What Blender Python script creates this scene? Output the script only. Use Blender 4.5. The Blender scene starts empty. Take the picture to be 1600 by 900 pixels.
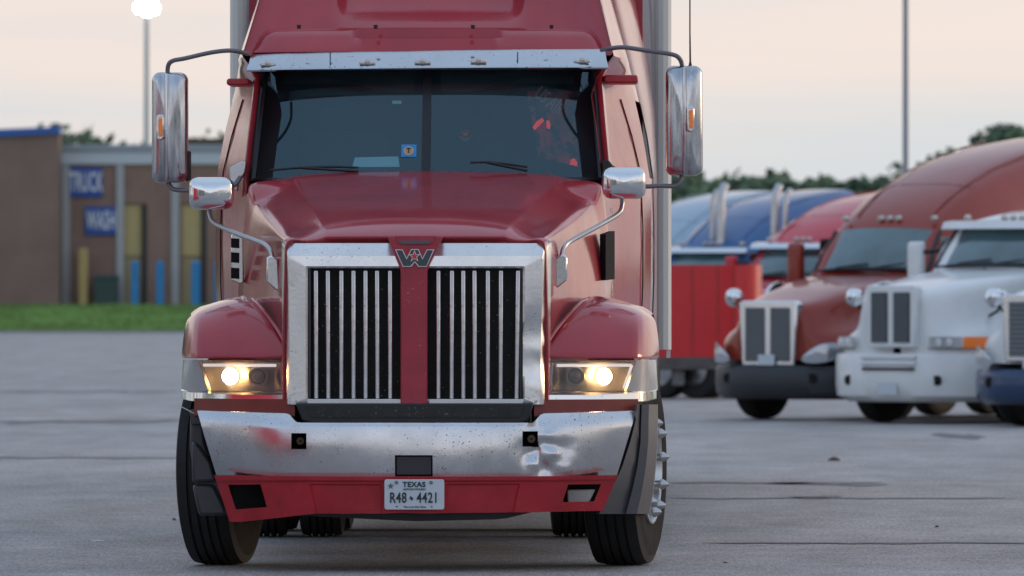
import bpy, math, random
from mathutils import Vector, Matrix, noise
random.seed(4)
R = math.radians
S = bpy.context.scene
COL = S.collection

# ------------------------------------------------------------------ camera
CAMH, FPX = 1.41, 12810.0
cam = bpy.data.cameras.new('camera'); co = bpy.data.objects.new('camera', cam); COL.objects.link(co)
cam.sensor_width = 36; cam.lens = FPX / 1600 * 36
cam.clip_start = 1; cam.clip_end = 6000
co.location = (0, 0, CAMH); co.rotation_euler = (R(90) + 15 / FPX, 0, 0)
cam.dof.use_dof = True; cam.dof.focus_distance = 42.2; cam.dof.aperture_fstop = 7.2
S.camera = co

# ------------------------------------------------------------------ world and sun
SUN_EL, SUN_AZ = 9, 62          # low, to the right of the view and a little ahead
w = bpy.data.worlds.new("World"); S.world = w; w.use_nodes = True
nt = w.node_tree; nt.nodes.clear()
def N(t, typ, **kw):
    n = t.nodes.new(typ)
    for k, v in kw.items():
        setattr(n, k, v)
    return n
out = N(nt, 'ShaderNodeOutputWorld')
sky = N(nt, 'ShaderNodeTexSky', sky_type='NISHITA')
sky.sun_disc = False; sky.sun_elevation = R(SUN_EL); sky.sun_rotation = R(SUN_AZ)
bg1 = N(nt, 'ShaderNodeBackground'); bg1.inputs[1].default_value = 0.1
nt.links.new(sky.outputs[0], bg1.inputs[0])
tc = N(nt, 'ShaderNodeTexCoord'); sep = N(nt, 'ShaderNodeSeparateXYZ')
nt.links.new(tc.outputs['Generated'], sep.inputs[0])
# cloud deck: grey-blue at the horizon, peach bands just above, cool grey overhead
mp = N(nt, 'ShaderNodeMapping'); mp.inputs['Scale'].default_value = (5, 5, 60)
nt.links.new(tc.outputs['Generated'], mp.inputs[0])
nz = N(nt, 'ShaderNodeTexNoise'); nz.inputs['Scale'].default_value = 1.6; nz.inputs['Detail'].default_value = 4; nz.inputs['Roughness'].default_value = .5
nt.links.new(mp.outputs[0], nz.inputs[0])
sh = N(nt, 'ShaderNodeMath', operation='MULTIPLY_ADD'); sh.inputs[1].default_value = 0.05; sh.inputs[2].default_value = -0.025
nt.links.new(nz.outputs[0], sh.inputs[0])
ad = N(nt, 'ShaderNodeMath', operation='ADD'); nt.links.new(sep.outputs[2], ad.inputs[0]); nt.links.new(sh.outputs[0], ad.inputs[1])
def ramp(stops):
    r = N(nt, 'ShaderNodeValToRGB'); e = r.color_ramp.elements
    while len(e) < len(stops): e.new(.5)
    for i, (p, c) in enumerate(stops):
        e[i].position = p; e[i].color = (*c, 1)
    nt.links.new(ad.outputs[0], r.inputs[0]); return r
warm = ramp([(0, (.52, .565, .60)), (.014, (.54, .57, .60)), (.032, (.69, .61, .58)), (.05, (.74, .64, .60)), (.1, (.76, .66, .60)), (.25, (.62, .62, .66)), (.5, (.42, .50, .64)), (1, (.42, .52, .68))])
cool = ramp([(0, (.62, .62, .66)), (.06, (.74, .72, .76)), (.2, (.58, .63, .74)), (.45, (.36, .48, .66)), (.7, (.34, .45, .63)), (1, (.42, .52, .68))])
# how far a direction leans towards the sunset
dt = N(nt, 'ShaderNodeVectorMath', operation='DOT_PRODUCT'); dt.inputs[1].default_value = (.62, .78, 0)
nt.links.new(tc.outputs['Generated'], dt.inputs[0])
mr = N(nt, 'ShaderNodeMapRange', interpolation_type='SMOOTHSTEP'); mr.inputs[1].default_value = -.5; mr.inputs[2].default_value = .75
nt.links.new(dt.outputs['Value'], mr.inputs[0])
mx = N(nt, 'ShaderNodeMix', data_type='RGBA'); nt.links.new(mr.outputs[0], mx.inputs[0])
nt.links.new(cool.outputs[0], mx.inputs[6]); nt.links.new(warm.outputs[0], mx.inputs[7])
bg2 = N(nt, 'ShaderNodeBackground'); bg2.inputs[1].default_value = 1.0
nt.links.new(mx.outputs[2], bg2.inputs[0])
ms = N(nt, 'ShaderNodeMixShader'); ms.inputs[0].default_value = .9
nt.links.new(bg1.outputs[0], ms.inputs[1]); nt.links.new(bg2.outputs[0], ms.inputs[2]); nt.links.new(ms.outputs[0], out.inputs[0])

sl = bpy.data.lights.new('sun', 'SUN'); sl.energy = .6; sl.angle = R(14); sl.color = (1, .72, .5)
so = bpy.data.objects.new('sun', sl); COL.objects.link(so)
a, e_ = R(SUN_AZ), R(SUN_EL)
sdir = Vector((math.sin(a) * math.cos(e_), math.cos(a) * math.cos(e_), math.sin(e_)))
so.rotation_euler = sdir.to_track_quat('Z', 'Y').to_euler(); so.location = (60, 20, 40)

S.view_settings.view_transform = 'Standard'; S.view_settings.look = 'None'
S.view_settings.exposure = 0.42; S.view_settings.gamma = 1
S.cycles.use_denoising = True
S.cycles.max_bounces = 8; S.cycles.transparent_max_bounces = 12
S.cycles.sample_clamp_indirect = 4

# ------------------------------------------------------------------ materials
def new_mat(name):
    m = bpy.data.materials.new(name); m.use_nodes = True
    return m, m.node_tree, m.node_tree.nodes['Principled BSDF']
def pr(name, col, rough=.5, metal=0, coat=0, coat_r=.08, emis=None, es=0, var=0, vscale=6, bump=0, bscale=40, spec=.5,
       specks=0, speck_scale=60, speck_col=(.03, .025, .02), wave=0, wscale=3, rvar=0, stretch=(1, 1, 1), trans=0):
    m, t, b = new_mat(name)
    b.inputs['Base Color'].default_value = (*col, 1); b.inputs['Roughness'].default_value = rough
    b.inputs['Metallic'].default_value = metal; b.inputs['Coat Weight'].default_value = coat
    b.inputs['Coat Roughness'].default_value = coat_r; b.inputs['Specular IOR Level'].default_value = spec
    b.inputs['Transmission Weight'].default_value = trans
    if emis: b.inputs['Emission Color'].default_value = (*emis, 1); b.inputs['Emission Strength'].default_value = es
    tcn = t.nodes.new('ShaderNodeTexCoord'); mpn = t.nodes.new('ShaderNodeMapping'); mpn.inputs['Scale'].default_value = stretch
    t.links.new(tcn.outputs['Object'], mpn.inputs[0]); vec = mpn.outputs[0]
    cur = None
    def noi(sc, det=5, ro=.6):
        n = t.nodes.new('ShaderNodeTexNoise'); n.inputs['Scale'].default_value = sc; n.inputs['Detail'].default_value = det
        n.inputs['Roughness'].default_value = ro; t.links.new(vec, n.inputs[0]); return n
    if var:
        n = noi(vscale); r = t.nodes.new('ShaderNodeMapRange'); r.inputs[1].default_value = .3; r.inputs[2].default_value = .7
        r.inputs[3].default_value = 1 - var; r.inputs[4].default_value = 1 + var; t.links.new(n.outputs[0], r.inputs[0])
        vm = t.nodes.new('ShaderNodeVectorMath'); vm.operation = 'SCALE'; vm.inputs[0].default_value = col
        t.links.new(r.outputs[0], vm.inputs['Scale']); cur = vm.outputs[0]
    if rvar:
        n = noi(vscale * 1.7); r = t.nodes.new('ShaderNodeMapRange'); r.inputs[1].default_value = .3; r.inputs[2].default_value = .7
        r.inputs[3].default_value = max(0, rough - rvar); r.inputs[4].default_value = rough + rvar
        t.links.new(n.outputs[0], r.inputs[0]); t.links.new(r.outputs[0], b.inputs['Roughness'])
    if specks:
        v = noi(speck_scale * 1.9, 2, .5); v2 = noi(4, 3)
        ml = t.nodes.new('ShaderNodeMath'); ml.operation = 'MULTIPLY_ADD'; ml.inputs[1].default_value = .25
        t.links.new(v2.outputs[0], ml.inputs[0]); t.links.new(v.outputs[0], ml.inputs[2])
        r = t.nodes.new('ShaderNodeMapRange'); r.inputs[1].default_value = .905 - specks * .09; r.inputs[2].default_value = .94 - specks * .09
        t.links.new(ml.outputs[0], r.inputs[0])
        mxn = t.nodes.new('ShaderNodeMix'); mxn.data_type = 'RGBA'
        if cur: t.links.new(cur, mxn.inputs[6])
        else: mxn.inputs[6].default_value = (*col, 1)
        mxn.inputs[7].default_value = (*speck_col, 1); t.links.new(r.outputs[0], mxn.inputs[0]); cur = mxn.outputs[2]
        if metal:
            iv = t.nodes.new('ShaderNodeMath'); iv.operation = 'SUBTRACT'; iv.inputs[0].default_value = metal
            t.links.new(r.outputs[0], iv.inputs[1]); t.links.new(iv.outputs[0], b.inputs['Metallic'])
    if cur: t.links.new(cur, b.inputs['Base Color'])
    prev = None
    if wave:
        n = noi(wscale, 1, .4); bp = t.nodes.new('ShaderNodeBump'); bp.inputs['Strength'].default_value = 1; bp.inputs['Distance'].default_value = wave
        t.links.new(n.outputs[0], bp.inputs['Height']); prev = bp
    if bump:
        n = noi(bscale, 6); bp = t.nodes.new('ShaderNodeBump'); bp.inputs['Strength'].default_value = 1; bp.inputs['Distance'].default_value = bump
        t.links.new(n.outputs[0], bp.inputs['Height'])
        if prev: t.links.new(prev.outputs[0], bp.inputs['Normal'])
        prev = bp
    if prev:
        t.links.new(prev.outputs[0], b.inputs['Normal']); 
        if coat: t.links.new(prev.outputs[0], b.inputs['Coat Normal'])
    return m
def glass(name, tint=(.6, .75, .8), ior=1.6, rough=.02, haze=0, hazecol=(.2, .3, .35), refl=(1, 1, 1), through=False):
    m = bpy.data.materials.new(name); m.use_nodes = True; t = m.node_tree; t.nodes.clear()
    o = t.nodes.new('ShaderNodeOutputMaterial'); tr = t.nodes.new('ShaderNodeBsdfTransparent'); tr.inputs[0].default_value = (*tint, 1)
    gl = t.nodes.new('ShaderNodeBsdfGlossy'); gl.inputs['Roughness'].default_value = rough; gl.inputs[0].default_value = (*refl, 1)
    f0 = ((ior - 1) / (ior + 1)) ** 2; lw = t.nodes.new('ShaderNodeLayerWeight'); lw.inputs[0].default_value = .5
    pw = t.nodes.new('ShaderNodeMath'); pw.operation = 'POWER'; pw.inputs[1].default_value = 5; t.links.new(lw.outputs['Facing'], pw.inputs[0])
    fr = t.nodes.new('ShaderNodeMath'); fr.operation = 'MULTIPLY_ADD'; fr.inputs[1].default_value = 1 - f0; fr.inputs[2].default_value = f0; t.links.new(pw.outputs[0], fr.inputs[0])
    df = t.nodes.new('ShaderNodeBsdfDiffuse'); df.inputs[0].default_value = (*hazecol, 1)
    if through:
        tl_ = t.nodes.new('ShaderNodeBsdfTranslucent'); tl_.inputs[0].default_value = (*hazecol, 1); dm = t.nodes.new('ShaderNodeMixShader')
        t.links.new(df.outputs[0], dm.inputs[1]); t.links.new(tl_.outputs[0], dm.inputs[2]); df = dm
    m0 = t.nodes.new('ShaderNodeMixShader'); m0.inputs[0].default_value = haze
    t.links.new(tr.outputs[0], m0.inputs[1]); t.links.new(df.outputs[0], m0.inputs[2])
    m1 = t.nodes.new('ShaderNodeMixShader'); t.links.new(fr.outputs[0], m1.inputs[0]); t.links.new(m0.outputs[0], m1.inputs[1]); t.links.new(gl.outputs[0], m1.inputs[2])
    t.links.new(m1.outputs[0], o.inputs[0]); return m

M = {}
M['red'] = pr('red_paint', (.40, .028, .042), .40, 0, .85, .05, spec=.2, var=.12, vscale=2.5, rvar=.08, specks=.85, speck_scale=60, speck_col=(.14, .06, .05), bump=.0003, bscale=60, wave=.0015, wscale=2)
M['redflat'] = pr('red_plastic', (.42, .014, .024), .42, 0, .25, .25, var=.18, vscale=7, specks=.8, speck_scale=75, speck_col=(.42, .22, .2), bump=.0006, bscale=30, rvar=.12)
M['redbar'] = pr('red_bar_paint', (.36, .016, .034), .5, 0, .3, .3, var=.12, vscale=8, specks=.7, speck_scale=70, speck_col=(.5, .35, .33), bump=.0005, bscale=40)
M['brownred'] = pr('faded_red_filler', (.22, .03, .02), .45, 0, .2, .3, var=.15, vscale=9)
M['chrome'] = pr('chrome', (.76, .75, .74), .24, 1, var=.06, vscale=5, specks=.95, speck_scale=70, wave=.006, wscale=2.2, bump=.0004, bscale=50, rvar=.06)
M['chromeb'] = pr('bumper_chrome', (.64, .64, .65), .23, 1, var=.10, vscale=3, specks=1.1, speck_scale=60, wave=.014, wscale=2.0, bump=.0003, bscale=40, rvar=.08)
M['chromes'] = pr('smooth_chrome', (.78, .79, .8), .09, 1, specks=.6, speck_scale=60, bump=.0002)
M['chromed'] = pr('streaked_chrome', (.52, .53, .55), .2, 1, var=.35, vscale=9, stretch=(3, 1, .35), specks=.8, speck_scale=50, wave=.01, wscale=6, rvar=.12)
M['steel'] = pr('brushed_steel', (.5, .5, .5), .35, 1, var=.1)
M['darkpipe'] = pr('grey_painted_tube', (.16, .15, .16), .4, .4, .2)
M['bar'] = pr('grille_bar_metal', (.62, .62, .63), .22, 1, specks=.8, speck_scale=55, var=.15, vscale=20)
M['black'] = pr('black_plastic', (.012, .012, .013), .5, var=.3, vscale=8, specks=.6, speck_col=(.06, .05, .045))
M['mesh'] = pr('grille_mesh_dark', (.022, .020, .018), .7, bump=.002, bscale=160, specks=.95, speck_scale=48, speck_col=(.20, .16, .11), var=.3, vscale=12)
M['plastic'] = pr('grey_textured_plastic', (.035, .036, .04), .36, var=.2, vscale=5, bump=.0008, bscale=25, specks=.6, speck_col=(.1, .1, .1))
M['rubber'] = pr('tyre_rubber', (.014, .014, .014), .75, var=.3, vscale=9, bump=.001, bscale=60)
M['sidewall'] = pr('dusty_tyre_sidewall', (.020, .0185, .017), .85, spec=.15, var=.35, vscale=12, bump=.001, bscale=50)
M['void'] = pr('dark_cavity', (.004, .004, .004), .9)
M['gasket'] = pr('windshield_rubber', (.012, .014, .017), .35)
M['amber'] = pr('amber_lens', (.75, .18, .03), .25, 0, .6, emis=(1, .25, .05), es=.12)
M['ambero'] = pr('marker_lens_clear', (.55, .5, .45), .15, .3, .8)
M['white'] = pr('white_paint', (.72, .73, .74), .35, 0, .5, var=.06, vscale=3)
M['plate'] = pr('plate_white', (.56, .61, .65), .4, var=.06, vscale=30, specks=.4)
M['ink'] = pr('plate_ink', (.02, .03, .035), .5)
M['emb_dark'] = pr('emblem_slate', (.025, .045, .055), .35, 0, .6)
M['emb_white'] = pr('emblem_rim', (.75, .72, .74), .3, .5)
M['emb_red'] = pr('emblem_star_red', (.65, .02, .03), .3, 0, .5)
M['lamp'] = pr('lit_lamp', (1, .8, .5), .3, emis=(1, .62, .26), es=42)
M['lampdrl'] = pr('light_strip', (.8, .8, .8), .25, emis=(1, .9, .85), es=.55)
M['reflector'] = pr('lamp_reflector', (.6, .58, .55), .25, 1)
M['lampbody'] = pr('lamp_bezel', (.30, .28, .27), .35, .7)
M['lensclear'] = glass('clear_lens', (.86, .86, .86), 1.45, .03, .2, (.72, .68, .62), through=True)
M['lensfrost'] = glass('frosted_corner_lens', (.8, .8, .82), 1.5, .12, .42, (.62, .62, .63))
M['wglass'] = glass('windshield_glass', (.50, .60, .62), 1.95, .015, .03, (.25, .45, .55), refl=(.60, .86, .95))
M['winblack'] = pr('dark_side_glass', (.01, .012, .015), .55, 0, 0, spec=.15)
M['cabin'] = pr('cabin_trim', (.05, .055, .06), .8, var=.3, vscale=4)
M['seat'] = pr('seat_cloth', (.07, .075, .08), .9, var=.2)
M['cloth'] = pr('printed_cloth', (.42, .02, .02), .8, var=.95, vscale=9, specks=2.6, speck_scale=7, speck_col=(.01, .01, .01))
M['glowred'] = pr('red_glow_lamp', (.9, .03, .02), .4, emis=(1, .04, .02), es=.45)
M['paper'] = pr('papers', (.45, .8, .85), .7)
M['sticker'] = pr('sticker_blue', (.03, .28, .6), .5, emis=(.03, .28, .6), es=.0)
M['orange'] = pr('orange_print', (.6, .28, .12), .5)
M['cream'] = pr('cream_trailer_skin', (.70, .66, .60), .4, 0, .3, var=.04)
M['greyrub'] = pr('grey_rubber_flap', (.34, .35, .36), .5)
M['alu'] = pr('aluminium', (.6, .61, .62), .3, .9, var=.08)
M['frame'] = pr('chassis_black', (.02, .02, .022), .6, var=.3)

def text_mesh(body, size, ext=.002, bold=0, sx=1):
    c = bpy.data.curves.new('t', 'FONT'); c.body = body; c.size = size; c.extrude = ext; c.offset = bold
    c.space_character = 1.08 if len(body) < 6 else 1; c.align_x = 'CENTER'; c.align_y = 'CENTER'; c.resolution_u = 3
    o = bpy.data.objects.new('t', c); COL.objects.link(o); bpy.context.view_layer.update()
    me = bpy.data.meshes.new_from_object(o.evaluated_get(bpy.context.evaluated_depsgraph_get()))
    bpy.data.objects.remove(o); bpy.data.curves.remove(c)
    me.transform(Matrix.Diagonal((sx, 1, 1, 1))); me.materials.clear()
    return me

# ------------------------------------------------------------------ mesh helpers
class MB:
    def __init__(s): s.v = []; s.f = []; s.mi = []; s.cm = 0
    def add(s, vs, fs):
        o = len(s.v); s.v += [tuple(p) for p in vs]; s.f += [tuple(i + o for i in f) for f in fs]; s.mi += [s.cm] * len(fs); return s
    def box(s, x0, x1, y0, y1, z0, z1):
        vs = [(x, y, z) for x in (x0, x1) for y in (y0, y1) for z in (z0, z1)]
        return s.add(vs, [(0, 1, 3, 2), (4, 6, 7, 5), (0, 4, 5, 1), (2, 3, 7, 6), (0, 2, 6, 4), (1, 5, 7, 3)])
    def grid(s, rows, close=False, skip=None):
        n = len(rows[0]); vs = [p for r in rows for p in r]; fs = []
        for i in range(len(rows) - 1):
            for j in range(n if close else n - 1):
                if skip and skip(i, j): continue
                k = (j + 1) % n
                fs.append((i * n + j, i * n + k, (i + 1) * n + k, (i + 1) * n + j))
        return s.add(vs, fs)
    def prism(s, poly, y0, y1):            # outline in x,z pushed along y
        n = len(poly)
        vs = [(x, y0, z) for x, z in poly] + [(x, y1, z) for x, z in poly]
        fs = [tuple(range(n)), tuple(range(2 * n - 1, n - 1, -1))] + [(i, i + n, (i + 1) % n + n, (i + 1) % n) for i in range(n)]
        return s.add(vs, fs)
    def tube(s, pts, r, seg=10, caps=True, rs=None):
        pts = [Vector(p) for p in pts]; rows = []
        prev = None
        for i, p in enumerate(pts):
            d = (pts[min(i + 1, len(pts) - 1)] - pts[max(i - 1, 0)]).normalized()
            up = prev if prev else (Vector((0, 0, 1)) if abs(d.z) < .9 else Vector((1, 0, 0)))
            a_ = d.cross(up).normalized(); b_ = a_.cross(d).normalized(); prev = b_
            rr = rs[i] if rs else r
            rows.append([p + a_ * (rr * math.cos(2 * math.pi * k / seg)) + b_ * (rr * math.sin(2 * math.pi * k / seg)) for k in range(seg)])
        s.grid(rows, close=True)
        if caps:
            o = len(s.v) - seg * len(pts)
            s.f.append(tuple(range(o + seg - 1, o - 1, -1))); s.f.append(tuple(range(o + seg * (len(pts) - 1), o + seg * len(pts)))); s.mi += [s.cm] * 2
        return s
    def lathe(s, prof, seg=40, axis='x', c=(0, 0, 0)):   # prof: (along, radius)
        rows = []
        for a_, r in prof:
            row = []
            for k in range(seg):
                t_ = 2 * math.pi * k / seg; u, v_ = r * math.cos(t_), r * math.sin(t_)
                p = (a_, u, v_) if axis == 'x' else ((u, a_, v_) if axis == 'y' else (u, v_, a_))
                row.append((p[0] + c[0], p[1] + c[1], p[2] + c[2]))
            rows.append(row)
        return s.grid(rows, close=True)
    def build(s, name, mat, parent=None, smooth=True, bevel=0, sub=0, ang=35, solid=0, seg=2):
        me = bpy.data.meshes.new(name); me.from_pydata(s.v, [], s.f); me.update()
        mats = mat if isinstance(mat, (list, tuple)) else [mat]
        for m_ in mats: me.materials.append(M[m_] if isinstance(m_, str) else m_)
        if len(mats) > 1: me.polygons.foreach_set('material_index', s.mi)
        import bmesh
        b = bmesh.new(); b.from_mesh(me); bmesh.ops.recalc_face_normals(b, faces=b.faces); b.to_mesh(me); b.free()
        if smooth:
            me.polygons.foreach_set('use_smooth', [True] * len(me.polygons)); me.set_sharp_from_angle(angle=R(ang))
        o = bpy.data.objects.new(name, me); COL.objects.link(o)
        if parent: o.parent = parent
        if solid:
            md = o.modifiers.new('s', 'SOLIDIFY'); md.thickness = solid; md.offset = -1
        if bevel:
            md = o.modifiers.new('b', 'BEVEL'); md.width = bevel; md.segments = seg; md.limit_method = 'ANGLE'; md.angle_limit = R(30); md.use_clamp_overlap = True
        if sub:
            md = o.modifiers.new('u', 'SUBSURF'); md.levels = sub; md.render_levels = sub
        return o
def crease_grid(o, n, cols={}, rows={}):
    me = o.data; at = me.attributes.get('crease_edge') or me.attributes.new('crease_edge', 'FLOAT', 'EDGE')
    for e in me.edges:
        a_, b_ = e.vertices; ra, ca, rb, cb_ = a_ // n, a_ % n, b_ // n, b_ % n
        if ca == cb_ and ca in cols: at.data[e.index].value = cols[ca]
        elif ra == rb and ra in rows: at.data[e.index].value = rows[ra]
def tag(o, label=None, cat=None, group=None, kind=None):
    if label: o['label'] = label
    if cat: o['category'] = cat
    if group: o['group'] = group
    if kind: o['kind'] = kind
    return o
def empty(name, loc=(0, 0, 0), rz=0, sc=1):
    o = bpy.data.objects.new(name, None); COL.objects.link(o); o.location = loc; o.rotation_euler = (0, 0, rz); o.scale = (sc,) * 3; return o
def put(name, me, mat, parent, mtx):
    if not me.materials: me.materials.append(M[mat] if isinstance(mat, str) else mat)
    o = bpy.data.objects.new(name, me); COL.objects.link(o); o.parent = parent; o.matrix_local = mtx; return o
def kids(o): return [c for c in bpy.data.objects if c.parent == o]
def copy_tree(o, parent=None):
    c = o.copy(); COL.objects.link(c); c.parent = parent
    if parent is not None: c.matrix_parent_inverse = o.matrix_parent_inverse.copy()
    for ch in kids(o): copy_tree(ch, c)
    return c
FRONT = Matrix.Rotation(R(90), 4, 'X')       # text lying in xy -> standing, facing -y
def lerp(a_, b_, t_): return a_ + (b_ - a_) * t_
def interp(x, pts):
    if x <= pts[0][0]: return pts[0][1]
    for (x0, y0), (x1, y1) in zip(pts, pts[1:]):
        if x <= x1: return lerp(y0, y1, (x - x0) / (x1 - x0))
    return pts[-1][1]
def sstep(x): x = max(0, min(1, x)); return x * x * (3 - 2 * x)
def arc(pts, n=8):                           # Catmull-Rom through points
    P = [Vector(p) for p in pts]; P = [P[0] * 2 - P[1]] + P + [P[-1] * 2 - P[-2]]; o = []
    for i in range(1, len(P) - 2):
        for k in range(n):
            t_ = k / n; a_, b_, c_, d_ = P[i - 1], P[i], P[i + 1], P[i + 2]
            o.append(.5 * ((2 * b_) + (c_ - a_) * t_ + (2 * a_ - 5 * b_ + 4 * c_ - d_) * t_ ** 2 + (3 * b_ - a_ - 3 * c_ + d_) * t_ ** 3))
    return o + [P[-2]]

# ------------------------------------------------------------------ ground
def ground_mat():
    m, t, b = new_mat('worn_concrete'); L_ = t.links
    tcn = t.nodes.new('ShaderNodeTexCoord')
    def noi(sc, det, scale=(1, 1, 1), ro=.6):
        mp_ = t.nodes.new('ShaderNodeMapping'); mp_.inputs['Scale'].default_value = scale; L_.new(tcn.outputs['Object'], mp_.inputs[0])
        n = t.nodes.new('ShaderNodeTexNoise'); n.inputs['Scale'].default_value = sc; n.inputs['Detail'].default_value = det; n.inputs['Roughness'].default_value = ro
        L_.new(mp_.outputs[0], n.inputs[0]); return n.outputs[0]
    def rng(src, a0, a1, b0, b1):
        r = t.nodes.new('ShaderNodeMapRange'); r.inputs[1].default_value = a0; r.inputs[2].default_value = a1; r.inputs[3].default_value = b0; r.inputs[4].default_value = b1
        L_.new(src, r.inputs[0]); return r.outputs[0]
    def mul(x, y):
        n = t.nodes.new('ShaderNodeMath'); n.operation = 'MULTIPLY'; L_.new(x, n.inputs[0]); L_.new(y, n.inputs[1]); return n.outputs[0]
    big = rng(noi(.5, 5, (1, .35, 1)), .3, .7, .84, 1.14)
    mid = rng(noi(1.6, 6, (1, .16, 1), .65), .3, .7, .80, 1.20)
    fine = rng(noi(44, 3, (1, .07, 1), .7), .25, .75, .66, 1.34)
    grit = rng(noi(110, 2, (1, .05, 1), .5), .3, .7, .74, 1.26)
    stain = rng(noi(.7, 3, (.7, .12, 1)), .58, .72, 1, .86)
    chip = rng(noi(50, 1, (1, .08, 1), .5), .72, .76, 0, 1)
    f = mul(mul(mul(mul(big, mid), fine), stain), grit)
    vm = t.nodes.new('ShaderNodeVectorMath'); vm.operation = 'SCALE'; vm.inputs[0].default_value = (.328, .312, .302); L_.new(f, vm.inputs['Scale'])
    mxn = t.nodes.new('ShaderNodeMix'); mxn.data_type = 'RGBA'; L_.new(chip, mxn.inputs[0]); L_.new(vm.outputs[0], mxn.inputs[6]); mxn.inputs[7].default_value = (.5, .5, .5, 1)
    # warm rust-brown tint in places
    mx2 = t.nodes.new('ShaderNodeMix'); mx2.data_type = 'RGBA'; mx2.blend_type = 'MULTIPLY'
    L_.new(rng(noi(.9, 3, (1, .5, 1)), .5, .7, 0, 1), mx2.inputs[0]); L_.new(mxn.outputs[2], mx2.inputs[6]); mx2.inputs[7].default_value = (1, .92, .88, 1)
    L_.new(mx2.outputs[2], b.inputs['Base Color']); L_.new(rng(noi(2, 4), .3, .7, .5, .8), b.inputs['Roughness'])
    bp = t.nodes.new('ShaderNodeBump'); bp.inputs['Distance'].default_value = .006; L_.new(noi(45, 5), bp.inputs['Height']); L_.new(bp.outputs[0], b.inputs['Normal'])
    return m
M['ground'] = ground_mat()
g = MB(); g.box(-2500, 2500, -2500, 3500, -.4, 0); ground = g.build('ground', 'ground', smooth=False); tag(ground, kind='structure')
M['tar'] = pr('crack_filler_tar', (.10, .10, .10), .6, var=.3, vscale=8)
M['tarl'] = pr('joint_grime', (.19, .185, .18), .8, var=.3, vscale=6)
def gy(py): return CAMH * FPX / (py - 465)
def strip(px0, px1, py, wpx, mat, wig=.02, name='seam', dpy=0):
    """A filled joint in the paving, about wpx pixels tall in the picture."""
    y0 = gy(py); x0 = (px0 - 800) / FPX * y0; x1 = (px1 - 800) / FPX * y0
    wd = wpx * y0 * y0 / (CAMH * FPX); n = max(6, int((x1 - x0) / .12)); rows = [[], []]
    for i in range(n + 1):
        x = lerp(x0, x1, i / n); q = noise.noise(Vector((x * 1.7, py, 0))) * wd * 1.2 + noise.noise(Vector((x * 6, py, 3))) * wd * .6
        k = wd * (.5 + .45 * noise.noise(Vector((x * 3, py, 7)))) * min(1, 8 * min(i, n - i) / n + .05)
        rows[0].append((x, y0 + q - k, .004)); rows[1].append((x, y0 + q + k, .004))
    MB().grid(rows).build(name, mat, ground)
for a_ in ((-40, 300, 716, 2.2, 'tar'), (-20, 290, 659, 4, 'tar'), (1040, 1385, 755, 2.2, 'tarl'), (1190, 1388, 757, 3, 'tarl'),
           (1230, 1315, 776, 2.5, 'tar'), (1040, 1600, 779, 1.6, 'tarl'), (1465, 1542, 683, 6, 'tar'), (1090, 1700, 849, 1.8, 'tar'), 
           (0, 280, 612, 2, 'tarl'), 
           (440, 900, 828, 1.6, 'tar')):
    strip(*a_)
# small litter lying on the paving
M['litterw'] = pr('white_scrap', (.7, .72, .74), .6); M['litterb'] = pr('brown_scrap', (.09, .06, .045), .9, var=.3); M['littery'] = pr('yellow_stain', (.34, .30, .2), .9, var=.2)
def litter(px, py, wpx, hpx, mat, name, label, cat):
    y0 = gy(py); cx = (px - 800) / FPX * y0; s_ = y0 / FPX; rows = []
    for k in range(4):
        f_ = (1, .8, .4, .02)[k]
        rows.append([(cx + math.cos(t_ * .5236) * wpx / 2 * s_ * f_ * random.uniform(.75, 1.1), y0 + math.sin(t_ * .5236) * wpx / 2 * s_ * f_ * random.uniform(.6, 1.1), .002 + hpx * s_ * (0, .5, .85, 1)[k]) for t_ in range(12)])
    tag(MB().grid(rows, close=True).build(name, mat), label, cat)
litter(153, 846, 24, 1.6, 'litterw', 'paper_scrap', 'small white scrap of paper lying flat on the paving left of the red truck', 'litter')
litter(1303, 720, 22, 6, 'litterb', 'crumpled_leaf', 'crumpled brown leaf litter on the open paving right of the red truck', 'litter')
litter(1133, 880, 9, 2, 'litterb', 'stone_chip', 'small dark stone chip on the paving beside the right front tyre', 'stone')
litter(1464, 824, 7, 3, 'litterb', 'stone_chip', 'dark pebble on the paving at the lower right, alone above a long crack', 'stone')
litter(272, 813, 8, 3, 'litterb', 'stone_chip', 'tiny dark pebble on the paving just left of the left front tyre', 'stone')

# ------------------------------------------------------------------ the red truck
TX, TY, YAW = -.5, 42.0, R(1.1)
truck = empty('semi_truck', (TX, TY, 0), -YAW)
tag(truck, 'large red semi truck with chrome bumper and lit headlights, in sharp focus in the foreground', 'truck')
AX = Vector((math.sin(YAW), math.cos(YAW), 0)); AR = Vector((math.cos(YAW), -math.sin(YAW), 0))
def P(px, py, yb):
    """Photo pixel + distance behind the bumper -> truck-local metres."""
    d = Vector(((px - 800) / FPX, 1, (465 - py) / FPX)); c0 = Vector((-TX, -TY, CAMH))
    t_ = (yb - c0.x * AX.x - c0.y * AX.y) / (d.x * AX.x + d.y * AX.y)
    q = c0 + d * t_; return Vector((q.x * AR.x + q.y * AR.y, yb, q.z))
def px_poly(pts, yb): return [(P(x, y, yb).x, P(x, y, yb).z) for x, y in pts]
T = truck

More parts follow.
